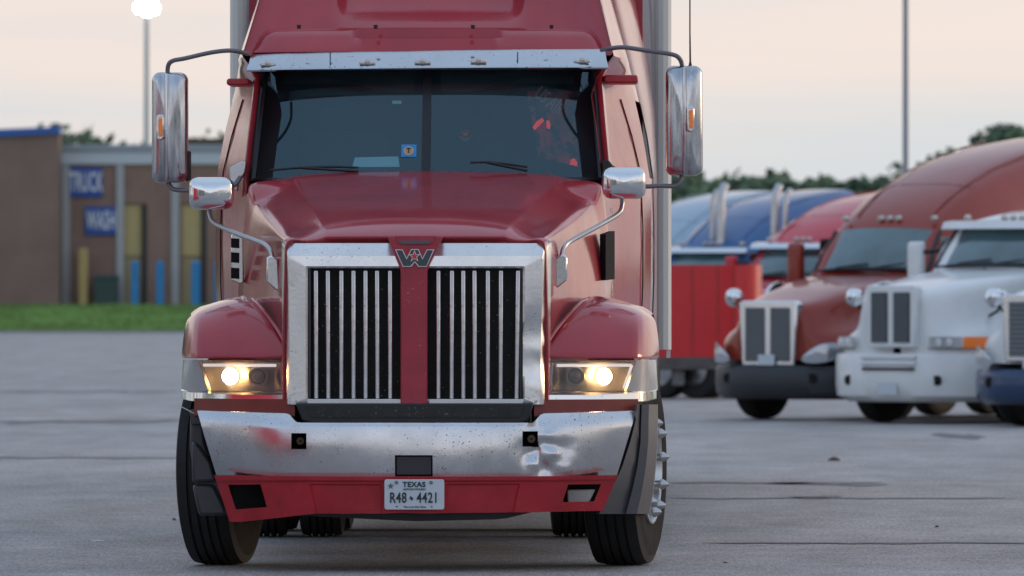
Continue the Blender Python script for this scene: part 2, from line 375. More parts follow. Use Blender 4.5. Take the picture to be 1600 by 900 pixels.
# bumper ------------------------------------------------------------
def sweep(x): return .34 * (abs(x) / 1.13) ** 2.6
def bxmax(z): return lerp(1.035, 1.135, (z - .492) / .33)
def bztop(x):
    ax = abs(x)
    return .772 if ax < .6 else (lerp(.772, .818, sstep((ax - .6) / .055)) if ax < .655 else lerp(.818, .828, (ax - .655) / .48))
def bmap(x, z, lim=.7):
    ax = abs(x)
    if ax <= lim: return x
    return math.copysign(lim + (ax - lim) / (1.135 - lim) * (bxmax(z) - lim), x)
DENT = [(.615, .62, .07, .05), (.70, .60, .05, -.045), (.66, .54, .045, .035), (.76, .62, .06, .03), (.60, .74, .035, .03), (.70, .70, .04, -.02), (.62, .56, .03, -.03), (-.95, .60, .1, .008), (.8, .55, .07, -.015), (.2, .7, .2, .006), (-.3, .6, .25, .008)]
def dent(x, z):
    d = 0
    for cx, cz, r_, a_ in DENT:
        d += .6 * a_ * math.exp(-((x - cx) ** 2 + (z - cz) ** 2) / (r_ * r_))
    if .5 < x < .95: d += .016 * noise.noise(Vector((x * 22, z * 22, 1))) * math.exp(-((x - .69) ** 2 + (z - .6) ** 2) / .012)
    return d + .004 * noise.noise(Vector((x * 2.2, z * 4, 5)))
HOLES = [(P(454, 0, 0).x, P(478, 0, 0).x, P(0, 702, 0).z, P(0, 677, 0).z), (P(816, 0, 0).x, P(840, 0, 0).x, P(0, 698, 0).z, P(0, 674, 0).z), (P(617, 0, 0).x, P(676, 0, 0).x, P(0, 744, 0).z, P(0, 711, 0).z)]
xs = sorted(set([round(-1.135 + i * 2.27 / 120, 4) for i in range(121)]) | {h[i] for h in HOLES for i in (0, 1)})
zs = sorted(set([.492 + i * .0135 for i in range(1, 20)]) | {h[i] for h in HOLES for i in (2, 3)})
zs = [z for z in zs if .497 < z < .762]
def inhole(x, z): return any(h[0] <= x <= h[1] and h[2] <= z <= h[3] for h in HOLES)
def bsurf(x, z, top=False):
    X = bmap(x, z); k = (z - .63) / .16
    return (X, sweep(x) + .018 * k * k + (.004 * k ** 6 if k > 0 else 0) + dent(x, z), z)
rows = []
rows.append([(lambda q: (q[0] * .995, q[1] + .06, q[2] - .002))(bsurf(x, .494)) for x in xs])
rows.append([bsurf(x, .494) for x in xs])
for z in zs: rows.append([bsurf(x, z) for x in xs])
rows.append([bsurf(x, bztop(x) - .006) for x in xs])
rows.append([(lambda q: (q[0], q[1] + .012, bztop(x)))(bsurf(x, bztop(x) - .006)) for x in xs])
rows.append([(lambda q: (q[0], q[1] + .09, bztop(x) - .002))(bsurf(x, bztop(x) - .006)) for x in xs])
def sk(i, j):
    if i < 1 or i > len(rows) - 3: return False
    zc = (rows[i][0][2] + rows[i + 1][0][2]) / 2; xc = (xs[j] + xs[j + 1]) / 2
    return inhole(xc, zc)
bumper = MB().grid(rows, skip=sk).build('bumper', 'chromeb', T, ang=60)
for h in HOLES:
    m = MB(); y0 = sweep(max(abs(h[0]), abs(h[1]))) + .016; w_ = .003
    m.box(h[0] - w_, h[0] + .002, y0, y0 + .1, h[2] - w_, h[3] + w_); m.box(h[1] - .002, h[1] + w_, y0, y0 + .1, h[2] - w_, h[3] + w_)
    m.box(h[0], h[1], y0, y0 + .1, h[2] - w_, h[2] + .002); m.box(h[0], h[1], y0, y0 + .1, h[3] - .002, h[3] + w_)
    m.box(h[0], h[1], y0 + .09, y0 + .1, h[2], h[3])
    m.build('tow_hole' if h is not HOLES[2] else 'tow_recess', 'void', bumper, smooth=False)
h = HOLES[2]
pane_ = MB(); pane_.prism([(h[0] + .004, h[2] + .004), (h[1] - .004, h[2] + .004), (h[1] - .004, h[3] - .004), (h[0] + .004, h[3] - .004)], .03, .04)
pane_.build('tow_cover', pr('dark_violet_cover', (.02, .018, .03), .3, 0, .3), bumper, bevel=.01)
for hh in HOLES[:2]:
    MB().lathe([(.03, .005), (.03, .02), (.06, .024), (.09, .024)], 14, 'y', ((hh[0] + hh[1]) / 2 + .006, sweep(hh[0]), (hh[2] + hh[3]) / 2)).build('tow_eye', pr('dull_brass', (.08, .05, .03), .5, .6), bumper)
# faded strip above the bumper, left and right
for s_, (a0, a1) in ((-1, (300, 462)), (1, (835, 997))):
    n = 14; rws = []
    for k in range(n + 1):
        x = lerp(a0, a1, k / n); q = P(x, 640, .25); yb = sweep(q.x) + .09
        zt = P(x, 626 if s_ < 0 else 627, .3).z + .01; zb = .80
        rws.append([(q.x, yb + .1, zt), (q.x, yb, zt), (q.x, yb, zb), (q.x, yb + .05, zb - .02)])
    MB().grid(rws).build('filler_panel', 'brownred', T)
# dark panel beneath the grille
m = MB(); m.prism(px_poly([(462, 630), (834, 630), (826, 656), (800, 664), (500, 664), (472, 656)], .12), .09, .3)
m.build('air_intake', 'black', T, bevel=.008)
m = MB(); m.prism(px_poly([(478, 636), (818, 636), (812, 652), (486, 652)], .08), .082, .1); m.build('intake_screen', 'mesh', T)

# lower valance ------------------------------------------------------
def vz0(x): return interp(x, [(-.98, P(0, 815, .3).z), (-.56, P(0, 803, 0).z), (.9, P(0, 800, 0).z), (1, P(0, 800, 0).z)])
def vz1(x): return .494
def vxm(x, f): return math.copysign(lerp(abs(x) * .925, abs(x), f), x) if abs(x) > .5 else math.copysign(lerp(abs(x) * (1 - .075 * max(0, (abs(x) - .25)) / .25), abs(x), f), x)
VH = [(P(362, 0, .2).x / .965, P(413, 0, .2).x / .965, .27, .8), (P(884, 0, .2).x / .965, P(934, 0, .2).x / .965, .3, .76)]
VP = [(P(480, 0, 0).x, P(597, 0, 0).x), (P(697, 0, 0).x, P(815, 0, 0).x)]
vxs = sorted(set([-1.04 + i * 2.08 / 60 for i in range(61)]) | {h[i] for h in VH for i in (0, 1)} | {p for v in VP for p in v} | {p + d for v in VP for p, d in ((v[0], .008), (v[1], -.008))})
vf = [0, .12, .2, .27, .33, .45, .6, .70, .76, .8, .84, .9, 1]
def vsurf(x, f):
    z = lerp(vz0(x), vz1(x), f); y = sweep(x) - .02 + .035 * (1 - f)
    for a0, a1 in VP:
        if a0 + .004 < x < a1 - .004 and f < .78: y += .012
    if f > .87: y -= .012
    y += .004 * noise.noise(Vector((x * 5, z * 9, 2)))
    z += .004 * noise.noise(Vector((x * 7, 9, 2))) * (1 - f)
    return (vxm(x, f), y, z)
rows = [[(lambda q: (q[0], q[1] + .08, q[2]))(vsurf(x, 0)) for x in vxs]] + [[vsurf(x, f) for x in vxs] for f in vf] + [[(lambda q: (q[0], q[1] + .05, q[2]))(vsurf(x, 1)) for x in vxs]]
def sk(i, j):
    if i < 1 or i > len(vf) - 1: return False
    fc = (vf[i - 1] + vf[i]) / 2; xc = (vxs[j] + vxs[j + 1]) / 2
    return any(h[0] <= xc <= h[1] and h[2] <= fc <= h[3] for h in VH)
valance = MB().grid(rows, skip=sk).build('valance', 'redflat', T, ang=25)
for k, h in enumerate(VH):
    xm = (h[0] + h[1]) / 2; y0 = sweep(xm); m = MB()
    m.box(h[0] * .965 - (.0 if h[0] < 0 else .01), h[1] * .965 + (.01 if h[0] < 0 else 0), y0 + .13 + .02, y0 + .18, vz0(xm) + .02, .48)
    m.build('fog_lamp_recess', 'void', valance, smooth=False)
    if k:
        m = MB(); m.prism(px_poly([(886, 765), (930, 765), (920, 786), (887, 786)], .25), y0 + .07, y0 + .10); m.build('fog_lamp', pr('dull_fog_lens', (.42, .40, .37), .35, 0, .5), valance, bevel=.006)
m = MB()
rws = []
for i in range(31):
    x = -.88 + 1.76 * i / 30; zt = .28; zb = interp(x, [(-1, .32), (-.5, P(0, 808, 0).z), (0, P(0, 815, 0).z), (.45, P(0, 812, 0).z), (.7, .33), (1, .33)]) 
    rws.append([(x, sweep(x) + .09, zt + .05), (x, sweep(x) + .10, zb), (x, sweep(x) + .5, zb + .02)])
m.grid(rws).build('air_dam', 'black', T)

# licence plate ------------------------------------------------------
c0 = P(647.5, 772.5, -.045); pw, ph = .306, .155
def rrect(cx, cz, w_, h_, r_, n=5):
    pts = []
    for qx, qz, a0 in ((1, 1, 0), (-1, 1, 90), (-1, -1, 180), (1, -1, 270)):
        for k in range(n + 1):
            t_ = R(a0 + 90 * k / n); pts.append((cx + qx * (w_ / 2 - r_) + r_ * math.cos(t_), cz + qz * (h_ / 2 - r_) + r_ * math.sin(t_)))
    return pts
plate = MB().prism(rrect(c0.x, c0.z, pw, ph, .012), -.05, -.044).build('license_plate', 'plate', T, bevel=.0015)
def ptxt(body, px, py, size, sx=1, bold=0, name='lettering', mat='ink'):
    p = P(px, py, -.052); me = text_mesh(body, size, .001, bold, sx); put(name, me, mat, plate, Matrix.Translation((p.x, -.0525, p.z)) @ FRONT)
ptxt('TEXAS', 647, 757.3, .036, 1.05, .0012)
ptxt('APPORTIONED', 647.5, 764.6, .0125, 1.35, .0002)
ptxt('R48', 622, 778.4, .075, .70, .0013); ptxt('4421', 668, 778.4, .075, .70, .0013)
ptxt('The Lone Star State', 648, 792, .0125, 1.15, .0002)
def star_pts(cx, cz, r_, rin=.42, rot=90):
    return [(cx + (r_ if k % 2 == 0 else r_ * rin) * math.cos(R(rot + 36 * k)), cz + (r_ if k % 2 == 0 else r_ * rin) * math.sin(R(rot + 36 * k))) for k in range(10)]
p = P(611, 759, 0); MB().prism(star_pts(p.x, p.z, .017), -.0535, -.0515).build('star', pr('plate_grey', (.12, .13, .14), .5), plate, smooth=False)
m = MB(); m.prism(px_poly([(641.5, 775), (643.5, 775), (643.5, 777), (646, 777.5), (646, 780), (643.5, 782), (642.5, 779.5), (640, 778.5), (639.5, 777.5), (641.5, 777.5)], 0), -.0535, -.0515); m.build('state_shape', 'ink', plate, smooth=False)
for x in (620, 674):
    p = P(x, 753.6, 0); MB().lathe([(-.06, .001), (-.06, .006), (-.052, .009), (-.05, .009)], 12, 'y', (p.x, 0, p.z)).build('bolt', pr('plate_bolt', (.2, .2, .19), .5, .6), plate)
for x in (620.5, 675):
    p = P(x, 791.3, 0); MB().prism(rrect(p.x, p.z, .010, .005, .002, 2), -.0535, -.0515).build('bolt_slot', 'ink', plate)

# grille ---------------------------------------------------------------
GX0, GX1, GZ0, GZ1 = P(481, 0, .15).x, P(817, 0, .15).x, P(0, 623, .15).z, P(0, 419, .15).z
OX0, OX1, OZ0, OZ1 = -.694, .696, P(0, 632, .15).z, P(0, 371, .2).z
def ring(x0, x1, z0, z1, r_, y, ins=0, n=6, tp=0, ytop=0):
    x0 += ins; x1 -= ins; z1 -= ins; pts = []
    for (cx, cz, a0, rr) in ((x1 - r_, z1 - r_, 0, r_), (x0 + r_, z1 - r_, 90, r_), (x0 + .005, z0 + .005, 180, .005), (x1 - .005, z0 + .005, 270, .005)):
        for k in range(n + 1):
            t_ = R(a0 + 90 * k / n); X = cx + rr * math.cos(t_); Z = cz + rr * math.sin(t_)
            if tp and a0 >= 180: X *= tp
            pts.append((X, y + (ytop if a0 < 180 else 0), Z))
    # extra points along the edges keep the faces even
    o = []
    for i, p_ in enumerate(pts):
        q_ = pts[(i + 1) % len(pts)]; o.append(Vector(p_))
        if (i + 1) % (n + 1) == 0:
            for k in range(1, 12): o.append(Vector(p_).lerp(Vector(q_), k / 12))
    return o
def wob(rw):
    for v in rw:
        if v.x > .5: v.y += .055 * math.exp(-((v.z - 1.16) / .12) ** 2) * (.4 + noise.noise(Vector((v.x * 30, v.z * 14, 0)))) + .03 * noise.noise(Vector((v.x * 9, v.z * 12, 4))) * math.exp(-((v.z - 1.1) / .25) ** 2)
    return rw
surr = MB().grid([ring(OX0, OX1, OZ0, OZ1, .045, .42, -.002, tp=.99), ring(OX0, OX1, OZ0, OZ1, .045, .22, 0, tp=.99, ytop=.04), wob(ring(OX0, OX1, OZ0, OZ1, .045, .175, .02, tp=.99, ytop=.03)),
                  wob(ring(OX0, OX1, OZ0, OZ1, .045, .14, .030, tp=.99, ytop=.035)), wob(ring(OX0 + .01, OX1 - .01, OZ0, OZ1 - .066, .02, .125, .03, tp=.975)),
                  wob(ring(GX0, GX1, GZ0, GZ1, .006, .12, -.01)), ring(GX0, GX1, GZ0, GZ1, .006, .13, 0), ring(GX0, GX1, GZ0, GZ1, .006, .24, 0)], close=True)
surround = surr.build('grille_surround', 'chrome', T, ang=28)
for x in (463, 838):
    p = P(x, 627, .12); MB().lathe([(-.012, .001), (-.012, .006), (.01, .008)], 10, 'y', (p.x, .12, p.z)).build('rivet', 'steel', surround)
MB().box(GX0 - .02, GX1 + .02, .23, .25, GZ0 - .02, GZ1 + .02).build('grille_mesh', 'mesh', T, smooth=False)
m = MB()
for k in range(44):
    z = GZ0 + .01 + k * (GZ1 - GZ0 - .02) / 43; m.box(GX0, GX1, .222, .2305, z - .0016, z + .0016)
ob = m.build('radiator_fin', 'black', T, smooth=False); ob['kind'] = 'stuff'
for x in (483.5, 813.5):
    p = P(x, 0, .15); MB().box(p.x - .008, p.x + .008, .15, .22, GZ0, GZ1).build('inner_frame', 'plastic', T, bevel=.003)
# bugs and grit stuck to the mesh
m = MB()
for k in range(110):
    x = random.choice([random.uniform(GX0 + .02, -.09), random.uniform(.09, GX1 - .02)]); z = GZ0 + (GZ1 - GZ0) * random.random() ** 1.2; r_ = random.uniform(.0012, .0042)
    vs = [(x + r_ * random.uniform(.4, 1.4) * math.cos(t_), .2195 - random.uniform(0, .003), z + r_ * random.uniform(.4, 1.5) * math.sin(t_)) for t_ in (0, 1.2, 2.5, 3.8, 5)]
    m.add(vs, [(0, 1, 2, 3, 4)])
ob = m.build('bug_residue', pr('bug_residue', (.38, .30, .2), .8, var=.5, vscale=9), T, smooth=False); ob['kind'] = 'stuff'
barme = None
for x in (495, 514, 533, 552.5, 571.5, 590.7, 610, 685, 705, 724, 743, 762.5, 781.6, 800.8):
    p = P(x, 0, .14)
    if barme is None:
        ob = MB().box(-.0115, .0115, -.012, .03, GZ0 - .004, GZ1 - .012).build('grille_bar', 'bar', T, bevel=.006, seg=3); barme = ob
    else:
        ob = barme.copy(); COL.objects.link(ob)
    ob.location = (p.x, .14 + random.uniform(-.003, .003), 0); ob.rotation_euler = (0, random.uniform(-.004, .004), 0)
    if x > 800: ob.rotation_euler = (0, .012, 0); ob.location.x += .01
m = MB(); m.box(GX0 - .003, -.07, .108, .16, OZ0 + .001, GZ0); m.box(.07, GX1 + .003, .108, .16, OZ0 + .001, GZ0)
m.build('grille_sill', 'alu', T, bevel=.004)
# red centre bar, flared at the top
cb = [(605, 369.5), (693, 369.5), (670.5, 415), (668, 424), (668, 632), (626, 632), (626, 424), (623.5, 415)]
rws = []
cbar = MB(); cbar.prism(px_poly(cb, .12), .095, .2); cbar.build('grille_center_bar', 'redbar', T, bevel=.006)
rec = MB(); rec.prism(px_poly([(616.5, 368.5), (682, 368.5), (675, 381), (671, 382.5), (626, 382.5), (622, 381)], .1), .089, .099); rec = rec.build('bar_recess', 'redbar', T, bevel=.002)
MB().prism(px_poly([(623.5, 376), (673, 376), (671, 381.5), (627, 381.5)], .1), .085, .093).build('bar_slot', pr('slot_grey', (.09, .10, .11), .5), T, bevel=.002)
# emblem: winged W with a star
def zpt(l): return [(590 + x / 12.86, 360 + y / 12.86) for x, y in l]
Wp = [(375, 398), (492, 398), (583, 588), (683, 390), (812, 390), (903, 588), (998, 398), (1115, 398), (978, 716), (836, 716), (745, 612), (660, 716), (515, 716)]
Wo = [(350, 384), (502, 384), (583, 556), (674, 376), (822, 376), (903, 556), (989, 384), (1140, 384), (987, 732), (822, 732), (745, 640), (676, 732), (505, 732)]
emb = MB().prism(px_poly(zpt(Wo), .085), .084, .094).build('emblem', 'emb_white', T, bevel=.0008)
MB().prism(px_poly(zpt(Wp), .085), .080, .088).build('emblem_letter', 'emb_dark', emb, smooth=False)
p = P(590 + 742 / 12.86, 360 + 520 / 12.86, .08); MB().prism(star_pts(p.x, p.z, .033, .4), .076, .082).build('emblem_star', 'emb_white', emb, smooth=False)
MB().prism(star_pts(p.x, p.z, .0245, .4), .073, .078).build('emblem_star', 'emb_red', emb, smooth=False)

# hood ---------------------------------------------------------------
HS = [ # y, zc, xk, zk, xs, zs, xb, zb
 (.17, 1.722, .47, 1.720, .662, 1.700, .684, .88), (.21, 1.745, .47, 1.742, .670, 1.714, .688, .88), (.32, 1.790, .482, 1.775, .682, 1.728, .692, .88), (.48, 1.832, .505, 1.805, .708, 1.742, .715, .9),
 (.75, 1.884, .55, 1.855, .75, 1.782, .785, .95), (1.05, 1.935, .60, 1.905, .80, 1.826, .865, 1.0), (1.35, 1.988, .645, 1.955, .848, 1.872, .935, 1.0), (1.58, 2.028, .68, 1.995, .885, 1.905, .98, 1.0),
 (1.68, 2.045, .695, 2.015, .90, 1.918, .99, 1.0), (1.76, 2.060, .705, 2.035, .918, 1.968, 1.0, 1.0), (1.86, 2.078, .712, 2.055, .94, 2.018, 1.01, 1.0), (1.98, 2.092, .715, 2.068, .945, 2.022, 1.015, 1.0), (2.05, 2.03, .715, 2.0, .945, 1.98, 1.015, 1.0)]
rows = []
for y, zc, xk, zk, xs_, zs_, xb, zb in HS:
    mid = ((xk * .45 + xs_ * .55), (zk * .45 + zs_ * .55) - (.012 if y < 1.7 else 0))
    half = [(0, zc), (xk * .35, zc - .001), (xk * .7, lerp(zc, zk, .35)), (xk - .035, lerp(zc, zk, .8)), (xk - .006, zk), (xk + .02, zk - .014), mid, (xs_ - .035, zs_ + .012), (xs_ - .006, zs_ - .002), (xs_ + .006, zs_ - .018),
            (lerp(xs_, xb, .25) + .003, lerp(zs_, zb, .10)), (lerp(xs_, xb, .8), lerp(zs_, zb, .4)), (xb, lerp(zs_, zb, .75)), (xb, zb)]
    rows.append([(-x, y, z) for x, z in reversed(half[1:])] + [(x, y, z) for x, z in half])
rows.insert(0, [(p_[0] * .93, .24, p_[2] - .03) for p_ in rows[0]])
hood = MB().grid(rows).build('hood', 'red', T, sub=2, ang=180)
nh = len(rows[0]); ch_ = nh // 2
crease_grid(hood, nh, {ch_ - 4: .4, ch_ + 4: .4, ch_ - 8: .35, ch_ + 8: .35}, {1: .9, 9: .25, 11: .35, 12: .7})
# centre crease hint: slim raised peaks each side
# hood side intakes: chrome louvre left, empty hole right
lv = MB(); lv.prism(px_poly([(361.5, 368), (366, 362), (378, 364), (381, 370), (381.5, 441), (376, 444), (361.5, 438)], 1.55), 1.50, 1.56)
lv = lv.build('hood_vent', 'chromes', T, bevel=.006)
for (y0_, y1_) in ((372, 388), (394, 411), (418, 436)):
    MB().prism(px_poly([(361, y0_), (374, y0_ + 1), (374, y1_), (361, y1_ - 1)], 1.5), 1.492, 1.51).build('vent_opening', 'void', lv, bevel=.002)
m = MB(); pts3 = [P(943, 366, 1.50), P(957, 361, 1.68), P(957, 436, 1.68), P(943, 438, 1.50)]
m.add([p_ + Vector((.012, -.02, 0)) for p_ in pts3] + [p_ + Vector((-.02, .05, 0)) for p_ in pts3], [(0, 1, 2, 3), (0, 4, 5, 1), (2, 6, 7, 3), (1, 5, 6, 2), (0, 3, 7, 4)])
m.build('vent_hole', 'void', T, smooth=False)

# fenders ---------------------------------------------------------------
F = [[(452, 560, .28), (420, 560, .30), (380, 560, .33), (345, 560, .37), (309, 560, .44), (300, 560, .50), (288, 560, .66), (284, 559, 1.0)],
     [(452, 556, .27), (420, 556, .30), (380, 556, .33), (345, 556, .37), (309, 556, .44), (300, 556, .50), (288, 555, .66), (284, 554, 1.0)],
     [(448, 543, .32), (420, 530, .37), (380, 527, .41), (345, 527, .45), (309, 528, .51), (301, 528, .57), (290, 529, .72), (286, 530, 1.05)],
     [(436, 520, .42), (412, 503, .48), (378, 497, .53), (345, 498, .56), (312, 502, .61), (304, 504, .66), (294, 508, .80), (289, 512, 1.08)],
     [(420, 496, .55), (400, 480, .62), (372, 475, .66), (345, 479, .70), (314, 487, .76), (307, 489, .79), (297, 494, .90), (292, 499, 1.10)],
     [(408, 480, .68), (392, 469, .78), (372, 466, .86), (347, 472, .88), (322, 480, .92), (314, 483, .96), (306, 488, 1.02), (299, 493, 1.14)],
     [(402, 470, .80), (386, 461, 1.0), (370, 463, 1.1), (347, 469, 1.12), (324, 476, 1.15), (313, 479, 1.18), (304, 484, 1.2), (298, 490, 1.24)],
     [(398, 470, 1.15), (386, 463, 1.4), (370, 465, 1.4), (347, 471, 1.4), (324, 478, 1.4), (313, 482, 1.4), (304, 488, 1.4), (298, 494, 1.4)],
     [(396, 500, 1.6), (385, 520, 1.9), (370, 525, 1.9), (348, 530, 1.9), (326, 535, 1.9), (317, 540, 1.9), (308, 545, 1.9), (301, 545, 1.9)]]
for s_ in (-1, 1):
    rows = []
    for rw in F:
        r2 = []
        for (x, y, d) in rw:
            q = P(x, y, d); r2.append((q.x if s_ < 0 else -q.x, d, q.z))
        rows.append(r2)
    fe = MB().grid(rows).build('fender', 'red', T, sub=2, ang=180); crease_grid(fe, 8, {4: .85, 5: .8, 1: .2}, {1: .8, 5: .4, 6: .7})
    # raised ridge line between fender and hood side
    pth = [P(x, y, d) for x, y, d in ((392, 466, .98), (400, 471, .78), (412, 486, .62), (425, 503, .50), (438, 522, .38), (448, 542, .30))]
    pth = [(p_.x * (1 if s_ < 0 else -1), p_.y - .005, p_.z) for p_ in pth]
    MB().tube(arc(pth, 4), .009, 8).build('fender_ridge', 'red', fe)

# headlights ---------------------------------------------------------------
def mir(p_, s_): return Vector((p_[0] * (1 if s_ < 0 else -1), p_[1], p_[2]))
for s_ in (-1, 1):
    def Q(x, y, d): return mir(P(x, y, d), s_)
    hl = MB()
    # bucket behind the lens: back, top, bottom, inner and outer walls
    A = [Q(310, 563, .52), Q(446, 563, .34), Q(446, 616, .34), Q(326, 614, .52)]; B = [q + Vector((0, .10, 0)) for q in A]
    Ai = [Q(316, 566, .53), Q(442, 566, .36), Q(440, 612, .36), Q(330, 610, .53)]
    hl.add(A + B, [(0, 1, 5, 4), (1, 2, 6, 5), (2, 3, 7, 6), (3, 0, 4, 7), (4, 5, 6, 7)])
    hl = hl.build('headlight', 'lampbody', T, smooth=False)
    MB().add([A[0], A[1], A[2], A[3], Ai[0], Ai[1], Ai[2], Ai[3]], [(0, 1, 5, 4), (1, 2, 6, 5), (2, 3, 7, 6), (3, 0, 4, 7)]).build('bezel', 'reflector', hl, smooth=False)
    # bar of light along the top and the inner upright
    m = MB(); m.tube([Q(318, 570.5, .48), Q(380, 570.5, .40), Q(431, 571, .33)], .008, 8); m.build('light_strip', 'lampdrl', hl)
    m = MB(); m.tube([Q(439, 567, .34), Q(442, 611, .34)], .009, 8); m.build('trim_bar', 'chromes', hl)
    m = MB(); m.add([Q(430, 576, .42), Q(438, 576, .36), Q(438, 609, .36), Q(429, 608, .42)], [(0, 1, 2, 3)]); m.build('side_reflector', 'reflector', hl)
    if s_ > 0:
        m = MB(); m.tube([Q(317, 570, .49), Q(330, 607, .49)], .007, 8); m.build('light_strip', 'lampdrl', hl)
    for cx, lit in ((360, True), (403, False)):
        c_ = Q(cx, 588, .42 if lit else .38); yy = c_.y
        m = MB(); m.lathe([(.06, .050), (.0, .052), (-.012, .050), (-.012, .043), (.01, .040)], 28, 'y', (c_.x, yy, c_.z)); m.build('projector_ring', 'reflector' if lit else 'lampbody', hl)
        k_ = 1.16 if lit and s_ > 0 else 1
        prof = [(a_ * k_, b_ * k_) for a_, b_ in ((.012, .041), (-.006, .036), (-.018, .026), (-.024, .012), (-.026, .001))]
        mat = 'lamp' if lit else pr('projector_lens', (.06, .055, .06), .1, 0, 1)
        MB().lathe(prof, 28, 'y', (c_.x, yy, c_.z)).build('projector_lens', mat, hl)
        if not lit: MB().lathe([(-.012, .0445), (-.018, .047), (-.012, .0495)], 28, 'y', (c_.x, yy, c_.z)).build('projector_trim', 'reflector', hl)
    MB().add([Q(309, 562, .47), Q(380, 562, .36), Q(448, 562, .30), Q(448, 616, .295), Q(385, 614, .35), Q(327, 613, .46)], [(0, 1, 4, 5), (1, 2, 3, 4)]).build('lens', 'lensclear', hl)
    # frosted corner lens with chrome body behind
    m = MB(); top = [Q(309, 562, .46), Q(302, 562, .52), Q(293, 562, .60), Q(286, 562, .85)]; bot = [Q(325, 611, .45), Q(308, 612, .50), Q(295, 611, .56), Q(283, 609, .85)]
    m.grid([bot, [a_.lerp(b_, .5) + Vector((0, -.01, 0)) for a_, b_ in zip(bot, top)], top]).build('corner_lens', 'lensfrost', hl)
    m = MB(); m.grid([[q + Vector((0, .03, 0)) for q in bot], [q + Vector((0, .04, 0)) for q in top]]); m.build('corner_reflector', 'reflector', hl)
    # polished strip under the lamp
    rws = []
    for x, y0_, y1_, d in ((283, 610, 622, .72), (296, 613, 626, .52), (306, 613.5, 627, .46), (316, 614, 627, .42), (380, 617, 629, .31), (449, 617, 631, .24)):
        rws.append([Q(x, y0_ - 2, d + .06), Q(x, y0_, d), Q(x, y1_, d - .004), Q(x, y1_ + 1, d + .05)])
    MB().grid(rws).build('lamp_trim', 'chromes', T, ang=25)
    rws = []
    for x, d in ((312, .50), (380, .38), (446, .31)): rws.append([Q(x, 611.5, d + .1), Q(x, 616.5, d - .06)])
    MB().grid(rws).build('lamp_shelf', 'steel', hl)

# black end pieces behind the bumper ends
# left (passenger) side: broken, exposed moulding
lg = MB()
def prismpx(m_, pts, y0_, y1_): m_.prism(px_poly(pts, y0_), y0_, y1_); return m_
prismpx(lg, [(297, 640), (316, 640), (322, 690), (345, 752), (360, 806), (313, 803), (303, 740), (296, 700)], .5, .75)
lg = lg.build('corner_moulding', 'plastic', T, bevel=.02)
m = MB(); prismpx(m, [(299, 690), (308, 692), (318, 705), (330, 722), (338, 752), (300, 754)], .44, .55); m.build('moulding_rib', 'plastic', lg, bevel=.02)
m = MB(); prismpx(m, [(300, 757), (334, 757), (350, 788), (356, 806), (310, 806)], .46, .55); m.build('moulding_foot', 'plastic', lg, bevel=.018)
m = MB(); prismpx(m, [(296, 640), (316, 640), (318, 664), (298, 664)], .47, .52); m.build('moulding_cap', 'plastic', lg, bevel=.008)
MB().tube([P(284, 636, .45), P(292, 640, .42), P(303, 646, .42)], .003, 6).build('loose_clip', pr('bent_metal_clip', (.5, .46, .36), .4, .8), lg)
# right side: intact wedge
rws = []
for py_, xl, xm, xr in ((632, 996, 1001, 1027), (655, 994, 1000, 1027), (690, 985, 999, 1027), (730, 972, 994, 1024), (770, 953, 985, 1020), (803, 936, 976, 1014)):
    rws.append([P(xl - 6, py_, .40), P(xl, py_, .36), P(xm, py_, .48), P(xm + 2, py_, .46), P((xm + xr) / 2, py_, .49), P(xr, py_, .60), P(xr + 1, py_, .95)])
rws.append([q + Vector((0, .15, .01)) for q in rws[-1]])
rc = MB().grid(rws).build('corner_panel', pr('grey_bumper_corner', (.085, .085, .09), .30, .15, .4, .2, var=.12, vscale=3, bump=.0005), T, ang=20)
MB().add([P(x, y, .55) for x, y in ((930, 640), (1000, 640), (1000, 800), (940, 800))], [(0, 1, 2, 3)]).build('corner_backing', 'void', rc)

# cab and sleeper shell --------------------------------------------------
def WZ(z): return interp(z, [(.8, 1.19), (1.6, 1.22), (2.07, 1.212), (2.3, 1.18), (2.54, 1.13), (2.79, 1.062), (3.08, .985), (3.4, .90), (3.8, .75)])
def yfr(z): return 2.02 + max(0, min(z, 2.70) - 2.05) * .466 + max(0, z - 2.70) * .95
def bodyx(y, z):
    f = .775 + .225 * sstep((y - yfr(z)) / 1.5) ** .9
    if z > 2.72: f = .93 + .07 * sstep((y - yfr(z)) / 1.1)
    elif z > 2.55: f = lerp(f, .93 + .07 * sstep((y - yfr(z)) / 1.1), (z - 2.55) / .17)
    return WZ(z) * f
zz = [.85, 1.1, 1.4, 1.7, 1.95, 2.07, 2.2, 2.35, 2.5, 2.6, 2.66, 2.72, 2.8, 2.9, 3.0, 3.12, 3.25, 3.4, 3.6, 3.8]
tt = [0, .02, .05, .1, .16, .24, .33, .42, .52, .64, .78, .9, 1]
body = None
